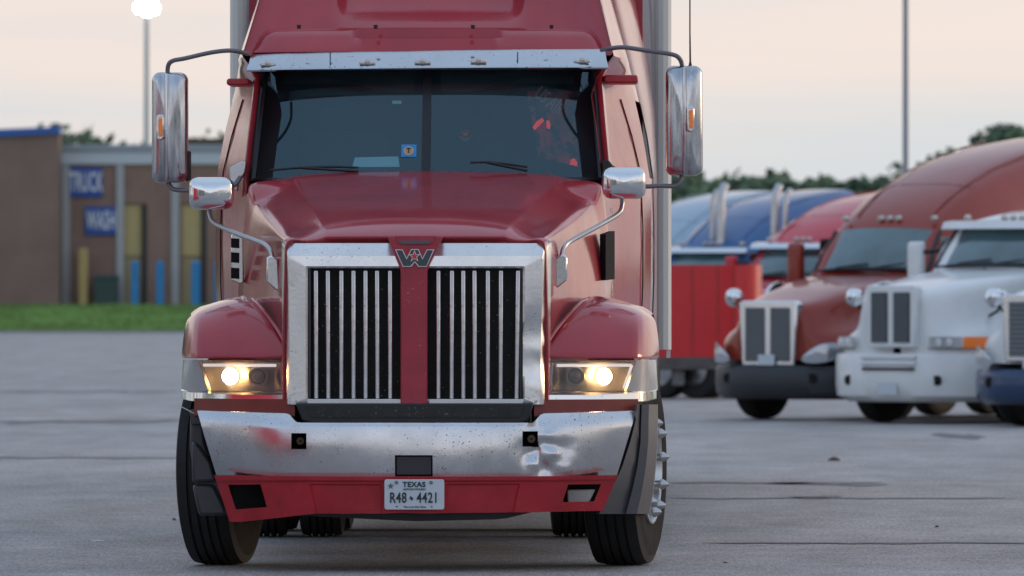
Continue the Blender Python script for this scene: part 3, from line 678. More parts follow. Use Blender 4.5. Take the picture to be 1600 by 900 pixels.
for s_ in (-1, 1):
    rows = [[(s_ * bodyx(lerp(yfr(z), 5.9, t_), z), lerp(yfr(z), 5.9, t_), z) for t_ in tt] for z in zz]
    m = MB().grid(rows, skip=lambda i, j: 5 <= i < 8 and tt[j] >= .33 and tt[j + 1] <= .52)
    # roof strip closing towards the centre
    last = rows[-1]; m.grid([last, [(p_[0] * .5, p_[1], 3.9) for p_ in last], [(0, p_[1], 3.95) for p_ in last]])
    cs = m.build('cab_side', 'red', T, ang=40)
    # door shut line, window and grab handle
    for yy in (3.05, 4.12):
        MB().tube([(s_ * (bodyx(yy, z) + .002), yy, z) for z in (.9, 1.2, 1.5, 1.8, 2.1, 2.3, 2.5)], .004, 6).build('shut_line', 'void', cs)
    rws = []
    for z in (1.98, 2.1, 2.25, 2.4, 2.52): rws.append([(s_ * (bodyx(y, z) - .04), y, z) for y in (3.1, 3.4, 3.7, 4.0, 4.2)])
    MB().grid(rws).build('side_window', 'winblack', cs)
    # chrome-lipped roof edge line seen as a pale crease
# roof fairing front above the visor
rows = []
NX = 48
for z in (2.72, 2.76, 2.80, 2.85, 2.92, 3.0, 3.12, 3.3, 3.5, 3.8):
    wd = bodyx(yfr(z), z); row = []
    for i in range(NX + 1):
        u = -1 + 2 * i / NX; x = u * wd
        y = yfr(z) + .22 - .12 * (1 - abs(u) ** 3) - .18 * sstep((abs(u) - .8) / .2)
        if z > 2.83 and abs(x) < .52: y += .17 * sstep((.54 - abs(x)) / .10) * sstep((z - 2.84) / .22)
        row.append((x, y, z))
    rows.append(row)
roof = MB().grid(rows).build('roof_fairing', 'red', T, sub=1, ang=50)
MB().tube([(x, yfr(3.0) + .17, 3.03 - .03 * math.cos(x * 2.6)) for x in [(-.34 + i * .68 / 12) for i in range(13)]], .003, 6).build('fairing_seam', 'redbar', roof) if 0 else None
# brow over the chrome visor, stepped in the middle
rows = []
for i in range(61):
    u = -1 + i / 30; x = u * .945; ed = max(0, abs(u) - .9) / .1
    zt = P(0, 42 if abs(x) < .42 else 45, 2.2).z; inner = abs(x + .0) < .385
    zt = lerp(P(0, 43, 2.2).z, P(0, 60, 2.2).z, ed ** 2)
    yb = 2.225 + .17 * abs(u) ** 2.4
    z8 = P(0, 80, 2.1).z; q_ = [lerp(zt, z8, f_) for f_ in (.12, .40, .70, .92)]
    if inner: rows.append([(x, yb + .55, zt + .012), (x, yb + .2, zt + .006), (x, yb + .115, zt - .002), (x, yb + .105, q_[1]), (x, yb + .04, q_[1] - .006), (x, yb, q_[3]), (x, yb - .006, z8)])
    else: rows.append([(x, yb + .55, zt + .012), (x, yb + .2, zt + .004), (x, yb + .12, q_[0]), (x, yb + .07, q_[1]), (x, yb + .035, q_[2]), (x, yb, q_[3]), (x, yb - .006, z8)])
brow = MB().grid(rows).build('visor_brow', 'red', T, ang=30)
for x in (467, 587, 739, 862):
    p = P(x, 43, 2.22); MB().lathe([(-.012, .002), (-.010, .010), (.01, .012)], 10, 'z', (p.x, 2.22, p.z + .004)).build('brow_bolt', 'black', brow)
# chrome visor
rows = []
nV = 60
for i in range(nV + 1):
    u = -1 + 2 * i / nV; x0_ = u * .957; yb = 2.085 + .17 * abs(u) ** 2.4
    py0, py1 = lerp(82, 74, (u + 1) / 2), lerp(110, 106, (u + 1) / 2)
    zt, zb = P(0, py0, 2.0).z, P(0, py1, 1.95).z; x1_ = u * .975
    sag = .004 * noise.noise(Vector((u * 4, 0, 0)))
    rows.append([(x0_, yb + .14, zt + .002), (x0_, yb + .10, zt), (lerp(x0_, x1_, .5), yb + .045 + sag, (zt + zb) / 2), (x1_, yb - .008, zb + .02), (x1_, yb - .012, zb + .008), (x1_, yb - .004, zb), (x1_ * .995, yb + .06, zb + .004)])
visor = MB().grid(rows).build('sun_visor', pr('visor_stainless', (.56, .59, .62), .14, 1, var=.05, vscale=3, specks=1.0, speck_scale=45, wave=.004, wscale=3, bump=.0002), T, ang=50)
for x in (514, 808):
    q0, q1 = P(x, 80, 2.0), P(x, 108, 1.96); MB().tube([(q0.x, 2.092 + .17 * abs(q0.x / .957) ** 2.4 + .035, q0.z), (q1.x, 2.085 + .17 * abs(q1.x / .957) ** 2.4 - .008, q1.z)], .003, 6).build('visor_seam', 'black', visor)
for x, y in ((415, 98), (572.5, 96.5), (659.5, 96), (747, 94.5), (909, 93)):
    p = P(x, y, 1.99); yy = 2.085 + .17 * abs(p.x / .957) ** 2.4 - .002
    ml = MB().prism(rrect(p.x, p.z, .088, .022, .010, 4), yy - .006, yy + .02).build('marker_lamp', 'alu', visor, bevel=.005)
    MB().lathe([(-.012, .002), (-.011, .010), (-.007, .014), (-.003, .015)], 16, 'y', (p.x, yy, p.z + .003)).build('marker_lens', 'ambero', ml)

# windshield ---------------------------------------------------------------
def wsp(u, t_):                                   # u -1..1 across, t 0..1 up
    zb = lerp(2.035, 2.04, u * .5 + .5); zt = 2.655; z = lerp(zb, zt, t_)
    w_ = lerp(.945, .888, t_); y = 2.03 + (z - 2.035) * .466 + .20 * abs(u) ** 2.6 - .06
    return Vector((u * w_, y, z))
us = [-1 + i / 12 for i in range(25)]; ts = [i / 8 for i in range(9)]
gl_ = MB().grid([[wsp(u, t_) for u in us] for t_ in ts]).build('windshield', 'wglass', T)
fr = MB()
def edge(ps, w0, off=Vector((0, -.006, 0))): fr.tube([p_ + off for p_ in ps], w0, 6)
edge([wsp(-1, t_) for t_ in ts], .022); edge([wsp(1, t_) for t_ in ts], .022); edge([wsp(u, 0) for u in us], .02); edge([wsp(u, 1) for u in us], .02)
fr.build('windshield_seal', 'gasket', T)
m = MB(); rws = [[wsp(u, t_) + Vector((0, -.008, 0)) for u in (-.026, -.022, .022, .026)] for t_ in ts]; m.grid(rws); m.build('windshield_divider', 'gasket', T)
# pillars beside the glass
for s_ in (-1, 1):
    rws = []
    for z in (1.95, 2.05, 2.2, 2.35, 2.5, 2.6, 2.68):
        t_ = (z - 2.035) / .62; a_ = wsp(s_, max(-.1, t_)); b_ = Vector((s_ * bodyx(yfr(z) + .12, z), yfr(z) + .12, z))
        b_.x = s_ * max(abs(b_.x), abs(a_.x) + .045)
        rws.append([a_ + Vector((0, .02, 0)), a_ + Vector((s_ * .012, -.008, 0)), a_.lerp(b_, .5) + Vector((0, -.015, 0)), b_, b_ + Vector((s_ * .01, .1, 0))])
    MB().grid(rws).build('windshield_pillar', 'red', T, ang=60)
# cowl closing between hood and glass
rws = [[Vector((u * .96, 1.97, z)) for u in us] for z in (2.04,)] + [[wsp(u, 0) + Vector((0, 0, 0)) for u in us]]
MB().grid(rws).build('cowl', 'black', T)
# wipers
for pts in (((422, 266, 1.98), (470, 262, 1.97), (520, 260.5, 1.96), (560, 262, 1.95)), ((735, 254, 1.95), (760, 253.5, 1.95), (790, 256, 1.96), (824, 261, 1.97))):
    wp = MB().tube(arc([P(*q) + Vector((0, -.0, .0)) for q in pts], 5), .007, 6).build('wiper', 'black', T)
    mid = P(*pts[1]); MB().tube([mid, P(*pts[3]) + Vector((0, -.01, -.02))], .009, 6).build('wiper_arm', 'black', wp)
# stickers on the glass
def on_glass(px, py, back=0.0):
    p = P(px, py, 2.2); t_ = (p.z - 2.035) / .62
    u = p.x / lerp(.945, .888, t_); q = wsp(u, t_); q.y += back; return q
m = MB(); m.add([on_glass(x, y, -.004) for x, y in ((628.5, 227), (652, 227), (652, 246.5), (628.5, 246.5))], [(0, 1, 2, 3)]); st = m.build('window_sticker', 'sticker', T, smooth=False)
c_ = on_glass(640, 237, -.008); tilt = Matrix.Translation(c_) @ Matrix.Rotation(R(90 - 25), 4, 'X')
m = MB(); m.add([(.027 * math.cos(k * .3927), .027 * math.sin(k * .3927), 0) for k in range(16)], [tuple(range(16))]); ob = m.build('sticker_disc', pr('cream_print', (.6, .5, .35), .5), st, smooth=False); ob.matrix_local = tilt
m = MB(); m.add([(.021 * math.cos(k * .3927), .021 * math.sin(k * .3927), .002) for k in range(16)], [tuple(range(16))]); ob = m.build('sticker_disc', 'orange', st, smooth=False); ob.matrix_local = tilt
put('sticker_letter', text_mesh('T', .042, .001, .001), 'ink', st, tilt @ Matrix.Translation((0, 0, .004)))
m = MB(); m.add([on_glass(x, y, .02) for x, y in ((556, 247), (624, 245.5), (626, 262), (552, 262))], [(0, 1, 2, 3)]); m.build('papers', 'paper', T, smooth=False)
m = MB(); m.add([on_glass(x, y, .012) for x, y in ((613, 157.5), (627.5, 157.5), (627.5, 162.5), (613, 162.5))], [(0, 1, 2, 3)]); m.build('toll_tag', pr('toll_tag', (.5, .75, .72), .6), T, smooth=False)
c_ = on_glass(728, 213, -.002)
MB().lathe([(.004, .030), (-.003, .032), (-.004, .027), (.0, .025), (-.004, .012), (-.006, .001)], 24, 'z').build('suction_cup', pr('suction_cup_rubber', (.16, .2, .22), .25, 0, .6), T).matrix_local = Matrix.Translation(c_) @ Matrix.Rotation(R(-(90 - 25)), 4, 'X') @ Matrix.Rotation(R(0), 4, 'X')
# interior
m = MB(); rws = []
for i in range(21):
    u = -1 + i / 10; rws.append([(u * .9, 2.15 + .2 * abs(u) ** 2.6, 1.95), (u * .9, 2.17 + .2 * abs(u) ** 2.6, 2.03), (u * .92, 2.5, 2.08), (u * .92, 2.75, 2.05), (u * .92, 2.78, 1.6)])
m.grid(rws).build('dashboard', 'cabin', T)
MB().box(-1.0, 1.0, 3.95, 4.0, 1.0, 3.0).build('cabin_rear_wall', 'cabin', T)
MB().box(-.9, .9, 2.5, 4.0, 2.72, 2.76).build('headliner', 'cabin', T)
for s_ in (-1, 1):
    m = MB(); m.prism(rrect(s_ * .48, 2.02, .52, .62, .1), 3.15, 3.35); se = m.build('seat', 'seat', T, bevel=.04)
    m = MB(); m.prism(rrect(s_ * .48, 2.42, .28, .16, .05), 3.2, 3.32); m.build('headrest', 'seat', se, bevel=.03)
    m = MB(); m.add([Vector(wsp(s_ * a_, b_)) + Vector((0, .12, 0)) for a_, b_ in ((.08, .99), (.9, .99), (.88, .86), (.42, .86), (.3, .79), (.08, .79))], [(0, 1, 2, 3, 4, 5)]); m.build('interior_visor', 'cabin', T, smooth=False)
st_ = MB(); st_.lathe([(-.016, .22), (-.0, .236), (.016, .22), (0, .204), (-.016, .22)], 32, 'z'); sw = st_.build('steering_wheel', 'black', T)
sw.matrix_local = Matrix.Translation((.46, 2.72, 2.12)) @ Matrix.Rotation(R(58), 4, 'X')
# printed cloth hanging behind the glass with red lamps showing
m = MB(); rws = []
for k in range(9):
    t_ = k / 8; rws.append([on_glass(lerp(lerp(822, 842, t_), lerp(894, 904, t_), j / 6), lerp(142, lerp(246, 262, j / 6), t_), .10 + .012 * math.sin(j * 2.1 + k)) for j in range(7)])
cl = m.grid(rws).build('hanging_cloth', 'cloth', T)
put('cloth_lettering', text_mesh('US AIR', .10, .001, .002, .6), pr('pale_print', (.40, .22, .2), .7), cl, Matrix.Translation(on_glass(858, 158, .08)) @ Matrix.Rotation(R(40), 4, 'Y') @ FRONT)
for pts in (((832, 199), (838, 190), (847, 184), (850, 189), (842, 197), (835, 204)), ((853, 189), (858, 188), (860, 196), (858, 203), (854, 200)), ((892, 250), (897, 248), (902, 254), (902, 261), (890, 258))):
    m = MB(); m.add([on_glass(x, y, .075) for x, y in pts], [tuple(range(len(pts)))]); m.build('red_lamp', 'glowred', cl, smooth=False)

# mirrors ---------------------------------------------------------------
def rbox(m_, cx, cz, w_, h_, y0_, y1_, r_, bul=.03, n=5):
    rws = []
    for yy, ins in ((y1_, .012), (y1_ - .01, 0), (lerp(y0_, y1_, .5), 0), (y0_ + .035, .003), (y0_ + .015, .012), (y0_ + .004, .028)):
        rws.append([(x, yy, z) for x, z in rrect(cx, cz, w_ - 2 * ins, h_ - 2 * ins, max(.005, r_ - ins * .4), n)])
    for f_, dy in ((.7, -.003), (.35, -.006), (.03, -.007)):
        rws.append([(cx + (x - cx) * f_, y0_ + dy, cz + (z - cz) * f_) for x, z in rrect(cx, cz, w_ - .056, h_ - .056, max(.005, r_ - .012), n)])
    m_.grid(rws, close=True); o_ = len(m_.v) - len(rws[-1]); m_.f.append(tuple(range(o_, len(m_.v)))); m_.mi.append(0); return m_
for s_, (x0_, x1_, y0_, y1_), mk in ((-1, (238, 294, 113, 286), (250.5, 199)), (1, (1040, 1098, 103, 275), (1079, 186))):
    d = 2.1; a_, b_ = P(x0_, y1_, d), P(x1_, y0_, d); cx, cz = (a_.x + b_.x) / 2, (a_.z + b_.z) / 2
    mr_ = MB(); rbox(mr_, cx, cz, b_.x - a_.x, b_.z - a_.z, d - .12, d + .03, .045); mr_ = mr_.build('side_mirror', 'chromed', T, ang=50)
    MB().box(a_.x + .015, b_.x - .012, d + .03, d + .045, a_.z + .02, b_.z - .02).build('mirror_glass', pr('mirror_glass', (.8, .8, .8), .02, 1), mr_, bevel=.006)
    # pressed vertical flute down the shell
    xf = P(262 if s_ < 0 else 1069, 0, d).x
    MB().tube([(xf, d - .118, b_.z - .012), (xf, d - .126, b_.z - .05), (xf + s_ * .004, d - .127, cz), (xf, d - .126, a_.z + .05), (xf, d - .118, a_.z + .012)], .011, 8).build('mirror_flute', 'chromed', mr_)
    p = P(*mk, d - .12); ml = MB().prism(rrect(p.x, p.z, .040, .138, .019, 5), d - .148, d - .11).build('mirror_lamp', 'chromes', mr_, bevel=.006)
    MB().prism(rrect(p.x + .003, p.z, .022, .10, .010, 5), d - .157, d - .146).build('lamp_lens', 'amber', ml, bevel=.005)
    if s_ < 0:
        m = MB(); m.prism(px_poly([(290, 235), (298, 236), (298, 280), (291, 284)], d), d - .03, d + .05); m.build('mirror_back', 'black', mr_, bevel=.006)
        top = [(387, 84, 2.15), (362, 79, 2.05), (330, 82, 2.0), (290, 91, 2.0), (270, 95, 2.02), (263, 102, 2.04), (261.5, 116, 2.05)]
        bot = [(262, 284, 2.05), (268, 294, 2.04), (280, 297, 2.03), (300, 297, 2.02), (360, 292, 2.04), (380, 268, 2.1)]
        ant = None
    else:
        top = [(940, 78, 2.15), (952, 76, 2.08), (975, 74, 2.03), (1010, 79, 2.0), (1050, 85, 2.0), (1062, 92, 2.02), (1066.5, 104, 2.05)]
        bot = [(1066, 273, 2.05), (1062, 285, 2.04), (1052, 290.5, 2.03), (1030, 290, 2.02), (1000, 290, 2.03), (950, 272, 2.1)]
        MB().tube([P(1078.5, 104, 2.1), P(1078.5, 96, 2.1), P(1078, 50, 2.1), P(1078, -60, 2.1)], .004, 6, rs=[.012, .006, .0045, .004]).build('antenna', 'black', T)
    MB().tube(arc([P(*q) for q in top], 5), .0125, 10).build('mirror_arm', 'darkpipe', mr_)
    MB().tube(arc([P(*q) for q in bot], 5), .0125, 10).build('mirror_arm', 'darkpipe', mr_)
    # grab bracket on the pillar
for pts, d in ((((359, 262), (378, 252), (385, 252), (384, 270), (374, 285), (372, 300), (359, 292)), 2.12), (((940, 252), (950, 249), (957, 258), (966, 264), (962, 276), (940, 276)), 2.12)):
    MB().prism(px_poly(pts, d), d - .05, d + .05).build('mirror_bracket', 'alu' if pts[0][0] < 500 else 'black', T, bevel=.008)
for (x0_, x1_, y0_, y1_) in ((357, 393, 124, 135), (944, 997, 118.5, 131.5)):
    a_, b_ = P(x0_, y1_, 2.6), P(x1_, y0_, 2.6)
    MB().prism(rrect((a_.x + b_.x) / 2, (a_.z + b_.z) / 2, b_.x - a_.x, b_.z - a_.z, .016, 4), 2.4, 2.75).build('gutter_clamp', 'redflat', T, bevel=.01)
# hood mirrors
for s_, box_, arm, br in ((-1, (296, 365, 277, 327.5), ((327, 322, 1.0), (328, 335, .98), (336, 349, .93), (370, 365, .8), (408, 379, .66), (420, 388, .60), (425, 400, .58), (426, 412, .58)), ((417, 402), (424, 399), (435, 405), (437.5, 455), (430, 452), (417, 440))),
                          (1, (941, 1009, 261, 310.5), ((971, 306, 1.0), (972, 320, .98), (966, 334, .93), (935, 353, .8), (893, 376, .66), (882, 386, .60), (878, 398, .58), (877, 410, .58)), ((886.5, 402), (880, 396), (868, 403), (865, 452), (872, 449), (886.5, 437)))):
    d = 1.0; a_, b_ = P(box_[0], box_[3], d), P(box_[1], box_[2], d)
    hm = MB(); rbox(hm, (a_.x + b_.x) / 2, (a_.z + b_.z) / 2, b_.x - a_.x, b_.z - a_.z, d - .10, d + .06, .045); hm = hm.build('hood_mirror', 'chromes', T, ang=60)
    MB().box(a_.x + .015, b_.x - .015, d + .06, d + .07, a_.z + .015, b_.z - .015).build('mirror_glass', pr('mirror_glass', (.8, .8, .8), .02, 1), hm)
    MB().tube(arc([P(*q) for q in arm], 5), .0125, 10).build('mirror_arm', 'steel', hm)
    MB().prism(px_poly(br, .56), .52, .62).build('arm_bracket', 'chromes', hm, bevel=.008)
# side lettering patch
p = P(948, 330, 1.6)
put('side_lettering', text_mesh('701', .055, .001, .001, .7), pr('pale_lettering', (.6, .5, .5), .5), T, Matrix.Translation((1.0, 1.4, p.z)) @ Matrix.Rotation(R(72), 4, 'Z') @ FRONT)

# trailer fairing flaps behind the sleeper
for s_ in (-1, 1):
    rws = []
    for z in (.9, 1.5, 2.1, 2.5, 2.8, 3.1, 3.6):
        xx = interp(z, [(.9, 1.235), (2.1, 1.235), (2.55, 1.215), (3.1, 1.14), (3.6, 1.05)])
        x0_ = bodyx(4.3, z); rws.append([(s_ * lerp(x0_ + .004, xx, sstep(k / 8) * .6 + .4 * k / 8), lerp(4.3, 6.3, k / 8), z) for k in range(9)] + [(s_ * xx, 6.55, z)])
    MB().grid(rws).build('side_extender', 'red', T)
    rws = [[(s_ * (interp(z, [(.9, 1.19), (2.1, 1.205), (2.5, 1.21), (3.1, 1.19), (3.6, 1.15)]) + dx), 6.55 + dy, z) for dx, dy in ((0, 0), (.012, 0), (.012, .22), (0, .22))] for z in (.9, 1.5, 2.1, 2.5, 2.8, 3.1, 3.6)]
    MB().grid(rws, close=True).build('extender_rubber', 'greyrub', T)
# chassis
for s_ in (-1, 1): MB().box(s_ * .42 - .04, s_ * .42 + .04, .3, 8.2, .62, .9).build('chassis_rail', 'frame', T)
MB().tube([(-.9, 1.25, .46), (-.5, 1.25, .40), (.5, 1.25, .40), (.9, 1.25, .46)], .06, 10).build('front_axle', 'frame', T)
MB().box(-.3, .3, 1.0, 2.2, .42, .8).build('engine_sump', 'frame', T, bevel=.06)
for s_ in (-1, 1): MB().lathe([(2.9, .01), (2.9, .3), (2.92, .32), (4.4, .32), (4.42, .3), (4.42, .01)], 24, 'y', (s_ * .88, 0, .72)).build('fuel_tank', 'alu', T)
for yy in (6.4, 7.7): MB().tube([(-.9, yy, .5), (.9, yy, .5)], .07, 10).build('drive_axle', 'frame', T)
for s_ in (-1, 1):
    MB().box(*sorted((s_ * .55, s_ * 1.2)), 8.35, 8.37, .22, .95).build('mud_flap', 'black', T)
    MB().lathe([(2.4, .01), (2.4, .11), (2.42, .13), (3.5, .13), (3.52, .11), (3.52, .01)], 18, 'y', (s_ * .3, 0, .50)).build('air_tank', 'frame', T)
    MB().tube([(s_ * .45, 1.05, .46), (s_ * .45, 1.25, .56), (s_ * .45, 1.9, .62)], .035, 8).build('leaf_spring', 'frame', T)
MB().tube([(-.85, 1.05, .44), (.85, 1.05, .44)], .018, 8).build('tie_rod', 'frame', T)
MB().tube([(0, 2.0, .6), (0, 4.2, .55), (0, 6.4, .5)], .05, 10).build('drive_shaft', 'frame', T)
MB().lathe([(-.2, .01), (-.19, .18), (0, .23), (.19, .18), (.2, .01)], 18, 'y', (0, 6.4, .5)).build('differential', 'frame', T)
MB().box(-1.15, 1.15, 5.9, 5.95, .9, 3.6).build('sleeper_rear_wall', 'redbar', T)

# wheels ---------------------------------------------------------------
def tyre_profile(wd, ro, ri, grooves=4):
    h_ = wd / 2; p_ = [(-h_ * .86, ri), (-h_, ri + (ro - ri) * .45), (-h_ * .95, ro - .05), (-h_ * .86, ro - .012)]
    g0 = h_ * .78
    xs_ = [-g0]
    for k in range(grooves):
        c_ = -g0 + (k + 1) * 2 * g0 / (grooves + 1); p_ += [(c_ - .008, ro - .001), (c_ - .006, ro - .016), (c_ + .006, ro - .016), (c_ + .008, ro - .001)]
    p_ += [(h_ * .86, ro - .012), (h_ * .95, ro - .05), (h_, ri + (ro - ri) * .45), (h_ * .86, ri)]
    return p_
def make_wheel(name, parent, loc, s_, rot=0, wd=.30, ro=.515, spikes=True):
    w_ = bpy.data.objects.new(name, None); COL.objects.link(w_); w_.parent = parent; w_.location = loc; w_.rotation_euler = (0, 0, rot)
    pf = tyre_profile(wd, ro, .29)
    m_ = MB(); m_.cm = 1; m_.lathe(pf[:3], 64); m_.cm = 0; m_.lathe(pf[2:-2], 64); m_.cm = 1; m_.lathe(pf[-3:], 64)
    m_.build('tyre', ['rubber', 'sidewall'], w_, ang=30)
    o_ = s_ * wd / 2
    MB().lathe([(-o_ * .95, .01), (-o_ * .95, .20), (-o_ * .6, .27), (o_ * .2, .27)], 32).build('brake_drum', 'frame', w_)
    MB().lathe([(-o_ * .8, .30), (o_ * .86, .30), (o_ * .98, .296), (o_ * .99, .285), (o_ * .9, .275), (o_ * .3, .26), (o_ * .25, .2), (o_ * .72, .15), (o_ * .74, .10), (o_ * .9, .09), (o_ * .95, .001)], 48).build('rim', 'alu', w_, ang=30)
    if spikes:
        first = None
        for k in range(10):
            t_ = 2 * math.pi * (k + .35) / 10
            if first is None:
                first = MB().lathe([(0, .019), (s_ * .045, .021), (s_ * .05, .028), (s_ * .062, .027), (s_ * .085, .013), (s_ * .096, .002)], 12).build('lug_nut', 'steel', w_, ang=50); q_ = first
            else:
                q_ = first.copy(); COL.objects.link(q_)
            q_.location = (o_ * .5 + s_ * .03, .235 * math.cos(t_), .235 * math.sin(t_))
    return w_
make_wheel('front_wheel', T, (-1.055, 1.25, .515), -1, R(-9.5), spikes=False)
make_wheel('front_wheel', T, (1.07, 1.25, .515), 1, R(-9.5), wd=.31)
for yy in (6.4, 7.7):
    for s_ in (-1, 1):
        for k in (0, 1): make_wheel('drive_wheel', T, (s_ * (1.07 - .33 * k), yy, .51), s_, 0, .27, .51, False)
# inner wheel-arch liners keep the space over the tyres dark
for s_ in (-1, 1):
    rws = [[(s_ * x, 1.25 - .66 * math.cos(R(a_)), .52 + .58 * math.sin(R(a_))) for x in (.62, 1.12)] for a_ in range(15, 176, 16)]
    MB().grid(rws).build('wheel_arch_liner', 'black', T)
    MB().box(s_ * .60 - .01, s_ * .60 + .01, .5, 2.1, .55, 1.15).build('splash_guard', 'black', T)

# ------------------------------------------------------------------ its trailer
M['post'] = pr('weathered_post', (.74, .71, .64), .5, 0)
trl = empty('box_trailer', (TX + AX.x * 6.95, TY + AX.y * 6.95, 0), -YAW); tag(trl, 'pale box trailer coupled behind the large red truck, only its edges showing', 'trailer')
MB().box(-1.29, 1.29, 0.02, 15.5, 1.12, 4.05).build('trailer_body', 'cream', trl, bevel=.01)
for s_ in (-1, 1):
    MB().tube([(s_ * 1.27, .01, 1.10), (s_ * 1.27, .01, 4.06)], .05, 10).build('corner_post', 'post', trl)
    MB().box(s_ * 1.30 - .012, s_ * 1.30 + .012, .05, 15.5, 1.05, 1.25).build('bottom_rail', 'alu', trl)
    MB().box(s_ * .5 - .04, s_ * .5 + .04, .6, 15.3, .95, 1.118).build('slider_rail', 'frame', trl)
for s_ in (-1, 1):
    MB().box(s_ * .55 - .05, s_ * .55 + .05, 2.4, 2.5, .38, 1.118).build('landing_leg', 'frame', trl); MB().box(s_ * .55 - .12, s_ * .55 + .12, 2.33, 2.57, .34, .38).build('landing_foot', 'frame', trl)
for yy in (12.4, 13.65):
    for s_ in (-1, 1):
        for k in (0, 1): make_wheel('trailer_wheel', trl, (s_ * (1.1 - .33 * k), yy, .5), s_, 0, .27, .5, False)

# ------------------------------------------------------------------ parked trucks
def tpaint(name, col, rough=.32): return pr(name, col, rough, .0, .6, .06, spec=.25, var=.06, vscale=2, specks=.3)
M['bgglass'] = pr('truck_glass_sky_tint', (.07, .135, .145), .10, .25, 1, .03, spec=1, var=.35, vscale=1.6)  # teal base colour stands in for sky reflected in the panes
M['bgmesh'] = pr('honeycomb_grille', (.13, .14, .15), .4, .6, bump=.004, bscale=60)
M['hlamp'] = pr('headlamp_glass', (.5, .52, .55), .12, .5, 1)
M['bargrey'] = pr('slat_grey', (.22, .25, .28), .4, .5)
M['blacktrim'] = pr('grey_black_bumper_plastic', (.030, .032, .038), .45)
M['rubber2'] = pr('parked_tyre_rubber', (.012, .012, .013), .7)
def parked(name, label, loc, yaw, paint, sc=.87, classic=False, hood_h=(1.55, 1.95), roofp=None, bump_mat='blacktrim', grille_mat='bgmesh', stacks=(), visor=False, gw=(.42, .47), gz=(.72, 1.58), bars=0, mirrors=True, length=6.6, wide_bumper=True, detail=None, group='semi trucks parked side by side at an angle'):
    o = empty(name, loc, -yaw, sc); tag(o, label, 'truck', group)
    h0, h1 = hood_h
    secs = [(.02, .40, .47, .58, h0 - .06, .60), (.12, .46, .56, .82, h0, .60), (.35, .50, .64, 1.04, h0 + .05, .60), (.8, .56, .74, 1.18, lerp(h0, h1, .38) + .02, .62), (.95, .58, .77, 1.21, lerp(h0, h1, .46) + .02, 1.0),
            (1.2, .62, .82, 1.22, lerp(h0, h1, .58) + .02, 1.12), (1.6, .68, .89, 1.22, lerp(h0, h1, .76) + .02, 1.0), (1.85, .72, .93, 1.21, lerp(h0, h1, .88) + .01, .72), (2.25, .78, 1.0, 1.20, h1, .7)]
    rows = []
    for y, xa, xb, xc, zt, zb in secs:
        fz = 1.10 + .12 * sstep(y / 1.0)               # fender top
        half = [(0, zt), (xa * .6, zt - .005), (xa, zt - .02), (xb - .04, zt - .06), (xb, zt - .12), (xb + .04, lerp(zt, fz, .55)), (lerp(xb, xc, .35), fz + .08), (lerp(xb, xc, .75), fz + .02), (xc - .02, fz - .08), (xc, fz - .2 if zb < .9 else max(zb, fz - .1)), (xc, max(zb, min(zb + .2, .9)) if zb < .9 else zb)]
        rows.append([(-x, y, z) for x, z in reversed(half[1:])] + [(x, y, z) for x, z in half])
    MB().grid([[(p_[0] * .1, .10, p_[2] * .99) for p_ in rows[0]], [(p_[0] * .85, .06, p_[2] * .995) for p_ in rows[0]]] + rows).build('hood', paint, o, sub=1, ang=180)
    # grille
    g_ = MB(); g_.prism([(-gw[0], gz[0]), (gw[0], gz[0]), (gw[1], gz[1] - .04), (gw[1] - .05, gz[1]), (-gw[1] + .05, gz[1]), (-gw[1], gz[1] - .04)], -.05, .1)
    g_ = g_.build('grille_surround', 'chromes' if not classic else paint, o, bevel=.02)
    for s_ in (-1, 1):
        x0_, x1_ = sorted((s_ * .045, s_ * (gw[0] - .06)))
        gp = MB().box(x0_, x1_, -.065, -.03, gz[0] + .06, gz[1] - .09).build('grille_mesh', grille_mat, g_, bevel=.01)
        if bars:
            for k in range(bars):
                z = lerp(gz[0] + .08, gz[1] - .11, k / (bars - 1)); MB().box(x0_ + .01, x1_ - .01, -.078, -.064, z - .009, z + .009).build('grille_bar', 'bargrey', g_)
    if classic == 'chrome': pass
    # headlights, bumper
    for s_ in (-1, 1):
        if detail == 'white':
            m_ = MB(); m_.grid([[(s_ * x, y, z) for x, y in ((.58, -.03), (.76, .02), (.96, .18))] for z in (.98, 1.12)]); hl_ = m_.build('headlight', 'hlamp', o)
            m_ = MB(); m_.grid([[(s_ * x, y, z) for x, y in ((.965, .185), (1.08, .32), (1.18, .55))] for z in (.98, 1.12)]); m_.build('turn_signal', 'amber', hl_)
            m_ = MB(); m_.grid([[(s_ * x, y - .01, z) for x, y in ((.56, -.03), (.76, .02), (.97, .19), (1.18, .55))] for z in (.96, .975)]); m_.build('lamp_trim', 'black', hl_)
            for cx in (.70, .84): MB().lathe([(.10, .05), (.09, .01)], 14, 'y', (s_ * cx, -.13 + (cx - .6) * .3, 1.05)).build('lamp_bowl', 'white', hl_)
        else:
            m_ = MB(); m_.grid([[(s_ * .56, -.10, .78), (s_ * .72, -.09, .75), (s_ * .92, .0, .77), (s_ * 1.02, .22, .84)], [(s_ * .58, -.11, .84), (s_ * .74, -.10, .90), (s_ * .93, .0, .95), (s_ * 1.035, .24, .95)], [(s_ * .68, -.08, .92), (s_ * .80, -.06, 1.0), (s_ * .94, .06, 1.04), (s_ * 1.03, .28, 1.02)]])
            m_.build('headlight', 'hlamp', o, sub=1)
    rws = []
